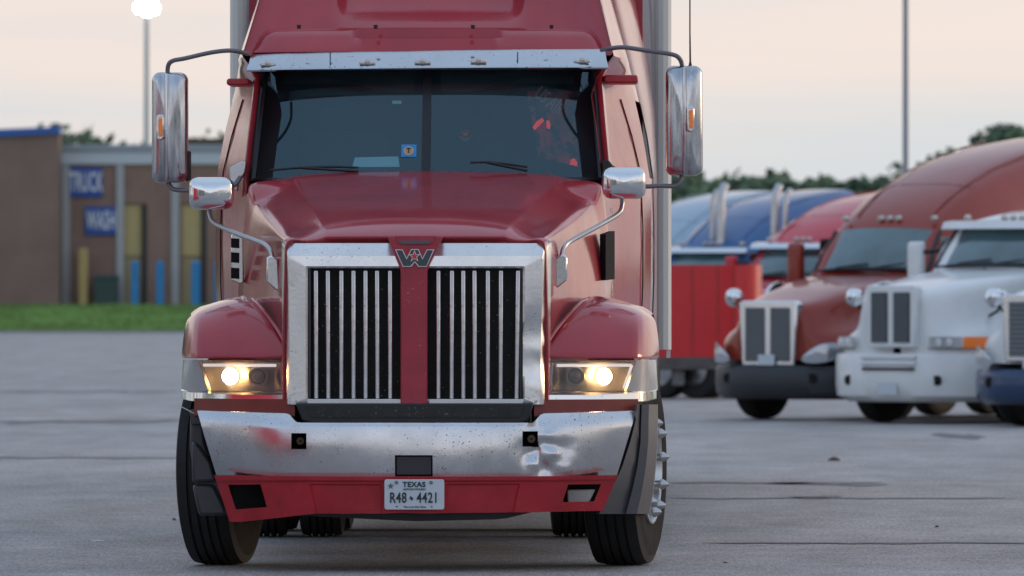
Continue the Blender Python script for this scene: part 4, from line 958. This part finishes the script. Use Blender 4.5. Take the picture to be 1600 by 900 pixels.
    for i in range(25):
        u = -1 + i / 12; x = u * 1.2; yb = -.10 + .55 * abs(u) ** 3
        zt = .72 if detail != 'white' else .90
        rws.append([(x, yb + .3, zt + .01), (x, yb + .03, zt), (x, yb, zt - .05), (x, yb - .01, .5), (x, yb + .02, .36), (x * (.97 if detail != 'white' else .88), yb + .12, .28), (x * (.97 if detail != 'white' else .88), yb + .5, .28)])
    rws = [[(rws[0][0][0] * 1.01, 1.0, q[2]) for q in rws[0]]] + rws + [[(rws[-1][0][0] * 1.01, 1.0, q[2]) for q in rws[-1]]]
    # keep the wheel arch clear: the returns stop in front of the tyre
    rws[0] = [(q[0], .72, q[2]) for q in rws[0]]; rws[-1] = [(q[0], .72, q[2]) for q in rws[-1]]
    bmp = MB().grid(rws).build('bumper', bump_mat, o, ang=40)
    for s_ in (-1, 1):
        y_ = -.10 + .55 * .55 ** 3; m_ = MB(); m_.prism(rrect(s_ * .66, .56, .17, .13, .05), y_ - .012, y_ + .03); m_.build('fog_lamp_recess', 'void', bmp, bevel=.01)
    if detail == 'white':
        for z in (.86, .78): MB().box(-.42, .42, -.13, -.06, z - .03, z + .03).build('bumper_step', 'white', bmp, bevel=.015)
        MB().box(-.40, .40, -.125, -.09, .69, .72).build('bumper_slot', 'void', bmp)
        MB().prism(rrect(0, .45, .30, .15, .01), -.13, -.118).build('license_plate', 'plate', bmp)
    else:
        MB().prism(rrect(0, .80, .26, .14, .01), -.09, -.07).build('license_plate', 'plate', bmp)
    if detail == 'vent':
        for s_ in (-1, 1):
            pv = [(s_ * (.80 + .10 * math.cos(R(t_)) * .5 + .05), 1.32 + .26 * math.cos(R(t_)), 1.735 + .07 * math.sin(R(t_)) + .05 * math.cos(R(t_))) for t_ in range(0, 360, 30)]
            m_ = MB(); m_.tube(pv + [pv[0]], .022, 6); vt = m_.build('hood_vent', 'chromes', o)
            m_ = MB(); m_.add(pv, [tuple(range(12))]); m_.build('vent_opening', 'void', vt, smooth=False)
    MB().tube([(s2 * 1.0 if abs(s2) > .5 else 0, 2.12, z_) for s2, z_ in ((-1.13, 1.25), (-1.0, 1.7), (0, h1 + .0), (1.0, 1.7), (1.13, 1.25))], .008, 5).build('hood_joint', 'void', o)
    # cab shell
    rp = roofp or [(2.25, 1.95), (2.5, 2.30), (2.72, 2.58), (2.95, 2.78), (3.4, 3.05), (4.2, 3.38), (5.2, 3.64), (6.0, 3.78), (6.6, 3.84)]
    rows = []
    ys = [2.1, 2.25, 2.36, 2.5, 2.62, 2.72, 2.85, 3.0, 3.2, 3.45, 3.8, 4.3, 5.0, 5.8, length]
    for y in ys:
        zt = interp(y, rp); f = .80 + .20 * sstep((y - 2.1) / 1.1); nw = lerp(.80, .88, sstep((y - 2.7) / 1))
        rz = max(.10, (zt - 1.95) * .30)
        half = [(0, zt), (.45 * f, zt - .01), (.78 * nw, zt - .05), (.98 * nw * 1.0, zt - rz * .35), (1.10 * nw, zt - rz * .8), (1.2 * f * .97, max(2.0, zt - rz * 1.6) if zt > 2.3 else min(zt - .05, 1.93)), (1.22 * f, 1.85), (1.22 * f, 1.3), (1.2 * f, .75)]
        half = [(x, min(z, zt)) for x, z in half]
        rows.append([(-x, y, z) for x, z in reversed(half[1:])] + [(x, y, z) for x, z in half])
    n_ = len(rows[0]); m_ = MB().grid(rows); m_.f.append(tuple(range((len(rows) - 1) * n_, len(rows) * n_))); m_.mi.append(0)
    cb_ = m_.build('cab', paint, o, ang=55)
    # windshield: a curved pane proud of the cab front
    def zr(y): return interp(y, rp)
    rws = []
    for y in (2.28, 2.38, 2.5, 2.6, 2.69):
        f = .80 + .20 * sstep((y - 2.1) / 1.1); nw = .80; zt = zr(y)
        rws.append([(u * 1.0 * (.90 if y < 2.5 else .88) * lerp(1.02, .96, (y - 2.28) / .41), y - .03 + .10 * abs(u) ** 3 , zt + .015 - .045 * abs(u) ** 3) for u in [-1 + k / 8 for k in range(17)]])
    MB().grid(rws).build('windshield', 'bgglass', o)
    for u in (-1, 1): MB().tube([(q[0][0] if u < 0 else q[-1][0], q[0][1] - .01, q[0][2]) for q in rws], .03, 6).build('windshield_seal', 'gasket', cb_)
    MB().tube([q for q in rws[0]], .025, 6).build('windshield_seal', 'gasket', cb_)
    MB().tube([(-.5, 2.25, zr(2.28) + .03), (0, 2.27, zr(2.3) + .06)], .012, 5).build('wiper', 'black', o)
    MB().tube([(.1, 2.25, zr(2.28) + .03), (.6, 2.27, zr(2.3) + .06)], .012, 5).build('wiper', 'black', o)
    for s_ in (-1, 1):
        MB().grid([[(s_ * (1.2 * (.80 + .20 * sstep((y - 2.1) / 1.1)) + .022 * (1 if z < 2.2 else 1.0) - max(0, z - 2.05) * .10), y, z) for y in (2.72, 2.85, 3.0, 3.2, 3.5)] for z in (1.82, 2.0, 2.2, 2.42)]).build('side_window', 'bgglass', cb_)
        MB().tube([(s_ * 1.235, 3.6, z) for z in (.8, 1.4, 1.84)], .008, 5).build('shut_line', 'void', cb_)
        MB().box(*sorted((s_ * 1.18, s_ * 1.23)), 3.62, 5.2, .55, .80).build('side_skirt', paint, o, bevel=.03)
        if mirrors:
            m_ = MB(); rbox(m_, s_ * 1.42, 2.05, .22, .62, 2.55, 2.68, .05); mm = m_.build('side_mirror', paint if s_ < 0 or detail != 'white' else 'white', o)
            MB().tube([(s_ * 1.05, 2.7, 1.85), (s_ * 1.35, 2.62, 1.88)], .03, 8).build('mirror_arm', 'black', mm); MB().tube([(s_ * 1.05, 2.75, 2.25), (s_ * 1.35, 2.64, 2.22)], .03, 8).build('mirror_arm', 'black', mm)
            m_ = MB(); m_.lathe([(-.09, .02), (-.07, .09), (-.02, .125), (.05, .12), (.06, .02)], 16, 'y', (s_ * 1.12, .75, 1.62)); mm = m_.build('hood_mirror', 'chromes', o)
            MB().tube([(s_ * 1.12, .8, 1.56), (s_ * 1.05, .85, 1.45), (s_ * .80, .95, 1.36)], .02, 8).build('mirror_arm', 'black', mm)
    if roofp is None or rp[-1][1] > 3:
        for s_ in (-1, 1): MB().tube([(s_ * (.60 + .02 * k), y, interp(y, rp) - .012 - .03 * .3) for k, y in enumerate((2.9, 3.2, 3.6, 4.1, 4.7, 5.4, 6.2))], .011, 6).build('roof_crease', paint, cb_)
        MB().tube([(x, 3.66, interp(3.66, rp) - .0 - .05 * (abs(x) / .8) ** 3) for x in (-.8, -.4, 0, .4, .8)], .003, 5).build('roof_joint', 'void', cb_)
    # roof marker lights
    for x in (-.72, -.14, 0, .14, .72):
        yy = 2.80; MB().lathe([(-.05, .01), (-.04, .035), (.02, .045)], 10, 'y', (x, yy, interp(yy, rp) + .035)).build('marker_light', 'ambero', cb_)
    if visor:
        rws = [[(u * .98, 2.50 + .12 * abs(u) ** 2 + dy, zr(2.66) + dz) for u in [-1 + k / 6 for k in range(13)]] for dy, dz in ((.16, .11), (.0, .09), (-.06, .0), (-.03, -.01), (.15, .03))]
        MB().grid(rws).build('sun_visor', visor if isinstance(visor, str) else 'chromes', o)
    for (x, y, zt, r_) in stacks:
        st2 = MB(); st2.tube([(x, y, 1.2), (x, y, zt - .28), (x, y + .03, zt - .14), (x, y + .16, zt)], r_, 14); st2.build('exhaust_stack', 'steel', o)
    # wheels and chassis
    for s_ in (-1, 1):
        for yy in (1.3, 5.4, length + .1):
            w_ = bpy.data.objects.new('wheel', None); COL.objects.link(w_); w_.parent = o; w_.location = (s_ * 1.04, yy, .51)
            MB().lathe(tyre_profile(.29, .51, .28), 36).build('tyre', 'rubber2', w_, ang=30)
            MB().lathe([(s_ * .12, .29), (s_ * .145, .28), (s_ * .06, .24), (s_ * .10, .12), (s_ * .14, .09), (s_ * .15, .01)], 28).build('rim', 'alu', w_, ang=30)
        rws = [[(s_ * x, 1.3 - .62 * math.cos(R(a_)), .52 + .60 * math.sin(R(a_))) for x in (.6, 1.18)] for a_ in range(0, 181, 20)]
        MB().grid(rws).build('wheel_arch_liner', 'black', o)
        MB().box(*sorted((s_ * .36, s_ * .44)), .3, length + .9, .6, .85).build('chassis_rail', 'frame', o)
        MB().lathe([(3.3, .01), (3.3, .29), (3.33, .31), (4.9, .31), (4.93, .29), (4.93, .01)], 20, 'y', (s_ * .9, 0, .66)).build('fuel_tank', 'alu', o)
    return o
def xat(px, y): return (px - 800) / FPX * y
BY = R(37)
M['p_brown'] = tpaint('rust_red_paint', (.29, .032, .016)); M['p_white'] = tpaint('white_truck_paint', (.76, .76, .75), .4); M['p_red'] = tpaint('cherry_red_paint', (.55, .008, .03))
M['p_blue'] = tpaint('blue_paint', (.03, .11, .28)); M['p_lblue'] = tpaint('pale_blue_grey_paint', (.30, .42, .52)); M['p_navy'] = tpaint('navy_paint', (.02, .05, .12))
tb = parked('parked_truck', 'rust red sleeper truck with chrome framed grille, left of the white truck', (xat(1203, 94), 94, 0), BY, 'p_brown', detail='vent')
tw = parked('parked_truck', 'white truck with slatted two part grille, parked right of the rust red one', (xat(1395, 91.5), 91.5, 0), BY, 'p_white', classic=True, hood_h=(1.72, 2.0), bump_mat='p_white', grille_mat='black', bars=14,
            gw=(.36, .40), gz=(.98, 1.78), detail='white', visor='p_white', roofp=[(2.25, 2.0), (2.5, 2.32), (2.72, 2.60), (2.95, 2.70), (3.4, 2.76), (4.0, 2.80), (5.2, 2.82), (6.6, 2.82)])
tn = parked('parked_truck', 'truck with chrome grille over a navy bumper, cut off at the right edge', (xat(1618, 89), 89, 0), BY, 'p_white', hood_h=(1.66, 1.95), bump_mat='p_navy', gz=(.82, 1.66), bars=12)
tr_ = parked('parked_truck', 'cherry red sleeper truck with chrome visor, parked behind the rust red truck', (xat(1110, 124), 124, 0), BY, 'p_red', visor=True, roofp=[(2.25, 1.95), (2.5, 2.30), (2.72, 2.56), (2.95, 2.72), (3.4, 2.98), (4.2, 3.28), (5.2, 3.48), (6.6, 3.58)],
             stacks=((-1.28, 3.75, 3.62, .07), (-1.05, 3.75, 3.55, .05)))
tbl = parked('parked_truck', 'deep blue sleeper truck between the cherry red and pale blue ones', (xat(978, 136), 136, 0), BY, 'p_blue', visor=True, roofp=[(2.25, 1.95), (2.5, 2.30), (2.72, 2.56), (2.95, 2.76), (3.4, 3.05), (4.2, 3.42), (5.2, 3.64), (6.6, 3.76)],
              stacks=((.15, 2.9, 3.80, .085), (-.12, 3.0, 3.70, .05)))
tl = parked('parked_truck', 'pale blue grey sleeper truck half hidden behind the big red truck', (xat(880, 146), 146, 0), BY, 'p_lblue', roofp=[(2.25, 1.95), (2.5, 2.30), (2.72, 2.58), (2.95, 2.82), (3.4, 3.1), (4.2, 3.5), (5.2, 3.75), (6.6, 3.88)])
# two added behind the camera to feed chrome reflections, one beside mirrored in it
c = copy_tree(tr_); c.location = (-6.6, 33.0, 0); c.rotation_euler.z = R(14); tag(c, 'cherry red sleeper truck parked across the lot, seen only mirrored in the chrome bumper')
c = copy_tree(tw); c.location = (9, -42, 0); c.rotation_euler.z = R(200); tag(c, 'added white truck behind the camera, unseen, feeding the chrome reflections')
c = copy_tree(tb); c.location = (-16, -48, 0); c.rotation_euler.z = R(170); tag(c, 'added rust red truck behind the camera, unseen, there for the chrome to reflect')

# red low trailer between the big truck and the parked row
rt = empty('flat_trailer', (xat(1100, 114), 114, 0), R(0)); tag(rt, 'low red trailer with one rounded corner, beside the big red truck', 'trailer')
def zat(py, y): return CAMH + (465 - py) * y / FPX
out_ = []
xl, xr_ = xat(985, 114) - rt.location.x, xat(1192, 114) - rt.location.x
for t_ in range(0, 91, 10): out_.append((xr_ - .42 + .42 * math.sin(R(t_)), .42 - .42 * math.cos(R(t_)) ))
out_ = [(xl, 0)] + [(lerp(xl, xr_ - .42, k / 6), 0) for k in range(1, 6)] + out_ + [(xr_, 2.2), (xl, 2.2)]
zt, zb = zat(414, 114), zat(558, 114)
rws = [[(x, y, z) for x, y in out_] for z in (zb, lerp(zb, zt, .5), zt - .02, zt)] + [[(lerp(x, 0, .03), lerp(y, 1, .03), zt + .0) for x, y in out_]]
rws[-1] = [(x * .97, y * .97 + .02, zt - .001) for x, y in out_]
m = MB().grid(rws, close=True); n_ = len(out_); m.f.append(tuple(range(len(m.v) - n_, len(m.v)))); m.mi.append(0)
tbx = m.build('trailer_body', pr('bright_red_panel', (.62, .006, .012), .35, 0, .6, .15, var=.08, vscale=1.5), rt, ang=50)
for px in (1082, 1122, 1146): x = xat(px, 114) - rt.location.x; MB().tube([(x, -.004, zb), (x, -.004, zt)], .006, 5).build('panel_joint', 'brownred', tbx)
MB().box(xl, xr_ - .1, -.02, 2.2, zat(578, 114), zb - .003).build('chassis_beam', pr('grimy_beam', (.10, .09, .085), .8, var=.3), rt, bevel=.02)
for px, w_ in ((1050, 20), (1108, 26), (1150, 12)):
    x = xat(px, 114) - rt.location.x; MB().box(x, x + w_ / 112, .1, 2.0, zat(603, 114), zat(577, 114)).build('landing_box', pr('grimy_box', (.16, .15, .15), .7, var=.3), rt, bevel=.02)
for px, yy in ((1093, .35), (1112, 1.3), (1040, .6)):
    w_ = bpy.data.objects.new('wheel', None); COL.objects.link(w_); w_.parent = rt; w_.location = (xat(px, 114) - rt.location.x, yy, .42); w_.rotation_euler = (0, 0, R(50))
    MB().lathe(tyre_profile(.28, .42, .24), 32).build('tyre', 'rubber2', w_, ang=30)
    MB().lathe([(-.10, .25), (-.13, .24), (-.05, .2), (-.08, .1), (-.1, .01)], 24).build('rim', 'alu', w_)

# ------------------------------------------------------------------ lawn and far ground
LZ, L0, L1 = 1.05, 327, 343
m = MB(); rws = []
for i in range(61):
    y = L0 + 3 * (i / 3 if i <= 15 else 5 + (i - 15) * 6); z = .02 + LZ * sstep((y - L0) / (L1 - L0))
    if y < L0 + .1: z = .005
    rws.append([(x, y + (.4 * noise.noise(Vector((x * .2, 0, 0))) if i < 2 else 0), z + .06 * noise.noise(Vector((x * .15, y * .1, 0))) * (i > 0)) for x in [-400 + k * 10 for k in range(100)]])
M['lawn'] = pr('mown_grass', (.17, .28, .08), .9, var=.35, vscale=.35, bump=.05, bscale=3, spec=.2)
lawn = m.grid(rws).build('lawn', 'lawn'); tag(lawn, kind='structure')
m = MB()
rg = random.Random(3)
for k in range(9000):
    x = rg.uniform(-24, -8) if k % 3 else rg.uniform(-60, 60); y = L0 + .5 + rg.random() ** 1.3 * 15; z = .02 + LZ * sstep((y - L0) / (L1 - L0)); h_ = rg.uniform(.05, .16); a_ = rg.random() * 6.28; w_ = rg.uniform(.04, .12)
    m.add([(x - w_ * math.cos(a_), y - w_ * math.sin(a_), z - .01), (x + w_ * math.cos(a_), y + w_ * math.sin(a_), z - .01), (x + rg.uniform(-.05, .05), y, z + h_)], [(0, 1, 2)])
tag(m.build('grass', pr('grass_blades', (.19, .31, .085), .9, var=.4, vscale=.5, spec=.2), smooth=False), kind='stuff')
MB().box(-60, 60, L0 - .3, L0 - .02, -.05, .10).build('kerb', pr('kerb_concrete', (.28, .28, .27), .8, var=.15), smooth=False)['kind'] = 'structure'
fg = MB().box(-900, 1100, L1 + 6, 1400, .4, LZ - .05).build('field', pr('far_field', (.06, .11, .03), .9, var=.2, vscale=.05)); tag(fg, kind='structure')

# ------------------------------------------------------------------ truck wash building
def bx(px, y): return (px - 800) / FPX * y
D2 = 345.0; z0 = LZ - .05
wash = empty('wash_building', (bx(220, D2), D2, z0)); tag(wash, 'brown brick wash building with pale parapet and downpipes behind the grass on the left', 'building')
M['brick'] = pr('brown_brick', (.28, .175, .14), .85, var=.14, vscale=.8, stretch=(1, 1, 1), bump=.01, bscale=6, specks=.9, speck_scale=3, speck_col=(.18, .12, .10))
M['brick2'] = pr('darker_brown_brick', (.245, .16, .13), .85, var=.14, vscale=.6, bump=.01, bscale=6, specks=.9, speck_scale=3, speck_col=(.16, .11, .09))
def wl(px): return bx(px, D2) - wash.location.x
def wz(py, d=D2): return zat(py, d) - z0
# wall in bays with real door openings
ops = [(190, 221, 318, 478), (284, 314, 318, 478), (404, 440, 318, 478), (500, 536, 318, 478)]
edges = [92]; 
for a_ in ops: edges += [a_[0], a_[1]]
edges += [640]
wall = MB()
for k in range(len(edges) - 1):
    if k % 2 == 0: wall.box(wl(edges[k]), wl(edges[k + 1]), 0, .35, 0, wz(256))
    else: wall.box(wl(edges[k]), wl(edges[k + 1]), 0, .35, wz(318), wz(256))
wall.box(wl(92), wl(92) + .3, .35, 12, 0, wz(256)); wall.box(wl(640) - .3, wl(640), .35, 12, 0, wz(256)); wall.box(wl(92) + .3, wl(640) - .3, 11.7, 12, 0, wz(256))
wall.build('wall', 'brick', wash, smooth=False)
MB().box(wl(92) - .1, wl(640) + .1, -.15, 12.1, wz(257), wz(237)).build('parapet', pr('pale_parapet', (.55, .58, .62), .6, var=.05), wash, bevel=.03)
MB().box(wl(92) - .15, wl(640) + .15, -.22, 12.2, wz(237), wz(226)).build('coping', pr('grey_coping', (.30, .33, .37), .5), wash, bevel=.03)
for px, w_ in ((103, 12), (188, 12), (274, 12), (360, 12), (470, 12)):
    MB().box(wl(px - w_ / 2), wl(px + w_ / 2), -.16, -.002, .05, wz(258)).build('pilaster', pr('pale_pilaster', (.42, .41, .42), .7, var=.06), wash, bevel=.02)
for k, a_ in enumerate(ops):
    dr = MB().box(wl(a_[0]), wl(a_[1]), .10, .18, wz(400), wz(320)).build('door_panel', pr('tan_door', (.50, .38, .17), .6, var=.06), wash)
    MB().box(wl(a_[0]), wl(a_[1]), .14, .22, 0, wz(402)).build('door_panel', pr('tan_door_lower', (.38, .29, .16), .7, var=.08), wash)
    MB().box(wl(a_[1]), wl(a_[1]) + .22, -.05, -.003, 0, wz(318)).build('door_jamb', pr('dark_jamb', (.03, .028, .03), .7), wash)
def sign(px0, px1, py0, py1, txt, label):
    o = empty('wall_sign', (bx((px0 + px1) / 2, D2), D2 - .02, zat((py0 + py1) / 2, D2))); tag(o, label, 'sign')
    w_, h_ = (px1 - px0) * D2 / FPX, (py1 - py0) * D2 / FPX
    MB().box(-w_ / 2, w_ / 2, -.10, 0, -h_ / 2, h_ / 2).build('sign_panel', pr('sign_blue', (.010, .075, .36), .5), o, bevel=.01)
    put('lettering', text_mesh(txt, h_ * .92, .01, .022, .355 if txt == 'TRUCK' else .37), 'white', o, Matrix.Translation((.02, -.115, -.02)) @ FRONT)
sign(108, 160, 262, 308, 'TRUCK', 'blue wall sign reading TRUCK, above the other blue sign on the brick wall')
sign(133, 182, 323, 367, 'WASH', 'blue wall sign reading WASH, the lower of the two on the brick wall')
# nearer brick block with blue roof edge
D1 = 343.0
blk = empty('brick_building', (bx(0, D1), D1, z0 - .15)); tag(blk, 'plain brick building with a sloping blue roof edge, left of the wash building', 'building')
b0 = z0 - .15
def kx(px): return bx(px, D1) - blk.location.x
m = MB(); m.prism([(kx(-420), 0), (kx(92), 0), (kx(92), zat(208, D1) - b0), (kx(-30), zat(214, D1) - b0), (kx(-420), zat(225, D1) - b0)], 0, 1.8); m.build('wall', 'brick2', blk, smooth=False)
m = MB(); m.prism([(kx(-422), zat(225, D1) - b0), (kx(-30), zat(215, D1) - b0), (kx(93), zat(209, D1) - b0), (kx(93), zat(198, D1) - b0), (kx(-30), zat(203, D1) - b0), (kx(-422), zat(214, D1) - b0)], -.2, 1.9); m.build('roof_edge', pr('roof_blue', (.03, .12, .40), .5), blk)
# things at the foot of the wall
M['bollard'] = pr('bollard_blue', (.02, .24, .55), .5, var=.1); M['tan'] = pr('tan_post', (.48, .34, .14), .7, var=.1)
def bollard(px, lab, wpx=12, py=407, mat='bollard', d=D2 - 1.6, name='bollard', cat='bollard', grp='blue bollards along the wash building'):
    r_ = wpx / 2 * d / FPX; zz0 = LZ - .06; h_ = zat(py, d) - zz0
    o = MB().lathe([(0, .001), (0, r_ * 1.15), (.12, r_ * 1.15), (.13, r_), (h_ - r_ * .6, r_), (h_ - r_ * .2, r_ * .7), (h_, r_ * .01)], 20, 'z').build(name, mat); o.location = (bx(px, d), d, zz0); tag(o, lab, cat, grp)
bollard(211, 'blue bollard in front of the first tan door, nearest the utility box'); bollard(250, 'blue bollard standing alone between the two tan doors'); bollard(306, 'blue bollard in front of the second tan door', 14); bollard(341, 'blue bollard half hidden by the side of the big red truck')
tp = MB().box(-.2, .2, -.2, .2, 0, zat(388, D2 - 1) - LZ + .06).build('tan_post', 'tan', bevel=.06); tp.location = (bx(130, D2 - 1), D2 - 1, LZ - .06); tag(tp, 'short tan square post against the brick wall below the TRUCK sign', 'post')
ub = empty('utility_box', (bx(166, D2 - 1), D2 - 1, LZ - .06)); tag(ub, 'dark green utility box on the ground below the WASH sign', 'utility box')
MB().box(-.5, .5, -.4, .4, 0, zat(432, D2 - 1) - LZ).build('cabinet', pr('box_green', (.035, .065, .06), .6), ub, bevel=.05); MB().box(-.54, .54, -.44, .44, zat(432, D2 - 1) - LZ - .04, zat(428, D2 - 1) - LZ).build('lid', pr('box_green', (.04, .075, .07), .6), ub, bevel=.03)
# flat roof beyond
rb = empty('shed_building', (bx(310, 385), 385, LZ - .2)); tag(rb, 'low brown roofed shed peeking above the wash building parapet', 'building')
MB().box(-2.2, 5, 0, 6, 0, zat(222, 385) - LZ).build('wall', 'brick', rb); MB().prism([(-2.4, zat(224, 385) - LZ), (5.2, zat(224, 385) - LZ), (5, zat(207, 385) - LZ), (-1.6, zat(211, 385) - LZ)], -.3, 6.3).build('roof', pr('brown_roof', (.10, .065, .05), .8), rb)

# ------------------------------------------------------------------ light poles
M['pole'] = pr('galvanised_pole', (.30, .32, .36), .5, .3); M['polew'] = pr('pale_pole', (.55, .56, .57), .5)
M['flood'] = pr('lit_floodlight', (1, 1, 1), .5, emis=(1, .93, .85), es=22)
d = 372.0; lp = empty('light_pole', (bx(229, d), d, LZ - .2)); tag(lp, 'tall pale light pole with a cluster of lit floodlights, behind the wash building', 'light pole')
zt = zat(16, d) - LZ + .2
MB().tube([(0, 0, 0), (0, 0, zt * .5), (0, 0, zt)], .14, 12, rs=[.17, .14, .10]).build('pole', 'polew', lp)
MB().tube([(-.45, 0, zt - .15), (.45, 0, zt - .15)], .05, 8).build('cross_arm', 'polew', lp)
for x, z in ((-.30, .12), (.32, .08), (.02, -.05), (-.12, .32), (.20, .36)):
    fl = MB().lathe([(.16, .05), (.14, .15), (-.02, .26), (-.05, .26)], 16, 'y', (x, 0, zt + z)).build('floodlight', 'pole', lp)
    MB().lathe([(-.052, .24), (-.09, .16), (-.11, .01)], 16, 'y', (x, 0, zt + z)).build('lamp', 'flood', fl)
d = 168.0; lp = empty('light_pole', (bx(1415, d), d, 0)); tag(lp, 'slim dark grey light pole rising out of frame behind the parked trucks on the right', 'light pole')
MB().tube([(0, 0, 0), (0, 0, 4), (0, 0, 11)], .07, 12, rs=[.075, .062, .05]).build('pole', 'pole', lp)
MB().box(-.25, .25, -.25, .25, 0, .5).build('pole_base', pr('pole_concrete', (.3, .3, .29), .8), lp, bevel=.03)
MB().box(-.5, .5, -.12, .12, 10.95, 11.05).build('lamp_head', 'pole', lp)

# ------------------------------------------------------------------ trees
def leaf_mat(n, c):
    m_, t, b = new_mat(n); b.inputs['Roughness'].default_value = .8; b.inputs['Specular IOR Level'].default_value = .2
    tcn = t.nodes.new('ShaderNodeTexCoord'); nn = t.nodes.new('ShaderNodeTexNoise'); nn.inputs['Scale'].default_value = .35; nn.inputs['Detail'].default_value = 5
    t.links.new(tcn.outputs['Object'], nn.inputs[0]); r = t.nodes.new('ShaderNodeValToRGB'); e = r.color_ramp.elements
    e[0].position = .35; e[0].color = (c[0] * .6, c[1] * .6, c[2] * .7, 1); e[1].position = .65; e[1].color = (c[0] * 1.4, c[1] * 1.35, c[2] * 1.2, 1)
    t.links.new(nn.outputs[0], r.inputs[0]); t.links.new(r.outputs[0], b.inputs['Base Color']); return m_
M['leaf'] = leaf_mat('broadleaf_foliage', (.12, .18, .11)); M['bark'] = pr('bark', (.08, .06, .045), .9, var=.3)
def crown(mb, cx, cy, cz, rx, rz, n, rg, ls=.5):
    lumps = [(cx + rg.uniform(-.65, .65) * rx, cy + rg.uniform(-.5, .5) * rx, cz + rg.uniform(-.6, .7) * rz, rg.uniform(.35, .62)) for _ in range(9)] + [(cx, cy, cz, .75), (cx, cy, cz + .25 * rz, .72)]
    for k in range(n):
        lx, ly, lz, lr = rg.choice(lumps); u = rg.uniform(-1, 1); a_ = rg.random() * 6.283; q = math.sqrt(1 - u * u); rr = lr * (.62 + .45 * rg.random() ** .5)
        p_ = Vector((lx + rx * rr * q * math.cos(a_), ly + rx * rr * q * math.sin(a_), lz + rz * rr * u))
        n1 = Vector((rg.uniform(-1, 1), rg.uniform(-1, 1), rg.uniform(-1, 1))).normalized(); n2 = n1.orthogonal().normalized(); s_ = ls * rg.uniform(.5, 1.2)
        mb.add([p_ - n1 * s_ * .5, p_ + n2 * s_ * .35, p_ + n1 * s_ * .5, p_ - n2 * s_ * .35], [(0, 1, 2, 3)])
rg = random.Random(11); m = MB()
topl = [(60, 208), (130, 203), (190, 203), (240, 206), (300, 208), (380, 210), (700, 240), (1040, 262), (1070, 262), (1110, 270), (1145, 275), (1180, 264), (1220, 268), (1260, 272), (1290, 264), (1340, 272), (1390, 266), (1430, 264), (1500, 262), (1700, 255)]
px = -3200
while px < 5200:
    d = 470 + rg.uniform(-25, 25); zt = zat(interp(px, topl) + rg.uniform(4, 10), d); zg = .8
    rx = rg.uniform(2.4, 3.6); hh = zt - zg
    crown(m, bx(px, d), d, zg + hh * .54, rx, hh * .415, 900, rg, .9); crown(m, bx(px, d) + 1.2, d + 3, zg + hh * .3, rx * 1.3, hh * .38, 320, rg, 1.3)
    px += rg.uniform(18, 28) if 0 < px < 420 or 1000 < px < 1650 else 75
tag(m.build('treeline', 'leaf', smooth=False), kind='stuff')
def tree(px, d, pytop, rx, label, n=9000, ls=.42, grp='trees rising behind the parked trucks'):
    zt = zat(pytop, d); o = empty('tree', (bx(px, d), d, 0)); tag(o, label, 'tree', grp); h_ = zt
    tr2 = MB().tube([(0, 0, -.1), (.05, 0, h_ * .2), (0, .1, h_ * .45), (.1, 0, h_ * .7)], .2, 10, rs=[.24, .2, .15, .07])
    for k in range(7):
        a_ = k * .9; z_ = h_ * (.3 + .05 * k); tr2.tube([(0, 0, z_), (rx * .35 * math.cos(a_), rx * .35 * math.sin(a_), z_ + h_ * .12), (rx * .65 * math.cos(a_), rx * .65 * math.sin(a_), z_ + h_ * .2)], .06, 6, rs=[.08, .05, .02])
    tr2.build('trunk', 'bark', o); mm = MB(); crown(mm, 0, 0, h_ * .59, rx, h_ * .37, n, rg, ls); mm.build('crown', 'leaf', o, smooth=False)
tree(1572, 300, 206, 3.0, 'taller rounded green tree directly above the roof of the rust red truck'); tree(1650, 310, 216, 3.0, 'green tree at the right edge, just behind the tallest rounded one'); tree(1520, 330, 232, 1.7, 'lower green tree on the left flank of the tall rounded tree', 3500)
# woods behind and right of the camera; unseen left row added to darken cab reflections
m = MB()
for k in range(46):
    x = -230 + k * 10 + rg.uniform(-3, 3); h_ = rg.uniform(7, 10); crown(m, x, -150 + rg.uniform(-8, 8), h_ * .55, 7, h_ * .5, 220, rg, 1.7)
for k in range(34):
    for s_ in (-1, 1): h_ = rg.uniform(11, 15) if s_ < 0 else rg.uniform(7, 10); crown(m, -44 if s_ < 0 else 190, -140 + k * 13 + rg.uniform(-3, 3), h_ * .5, 7, h_ * .52, 1500 if s_ < 0 else 400, rg, .62 if s_ < 0 else 1.5)
tag(m.build('unseen_woods', 'leaf', smooth=False), kind='stuff')
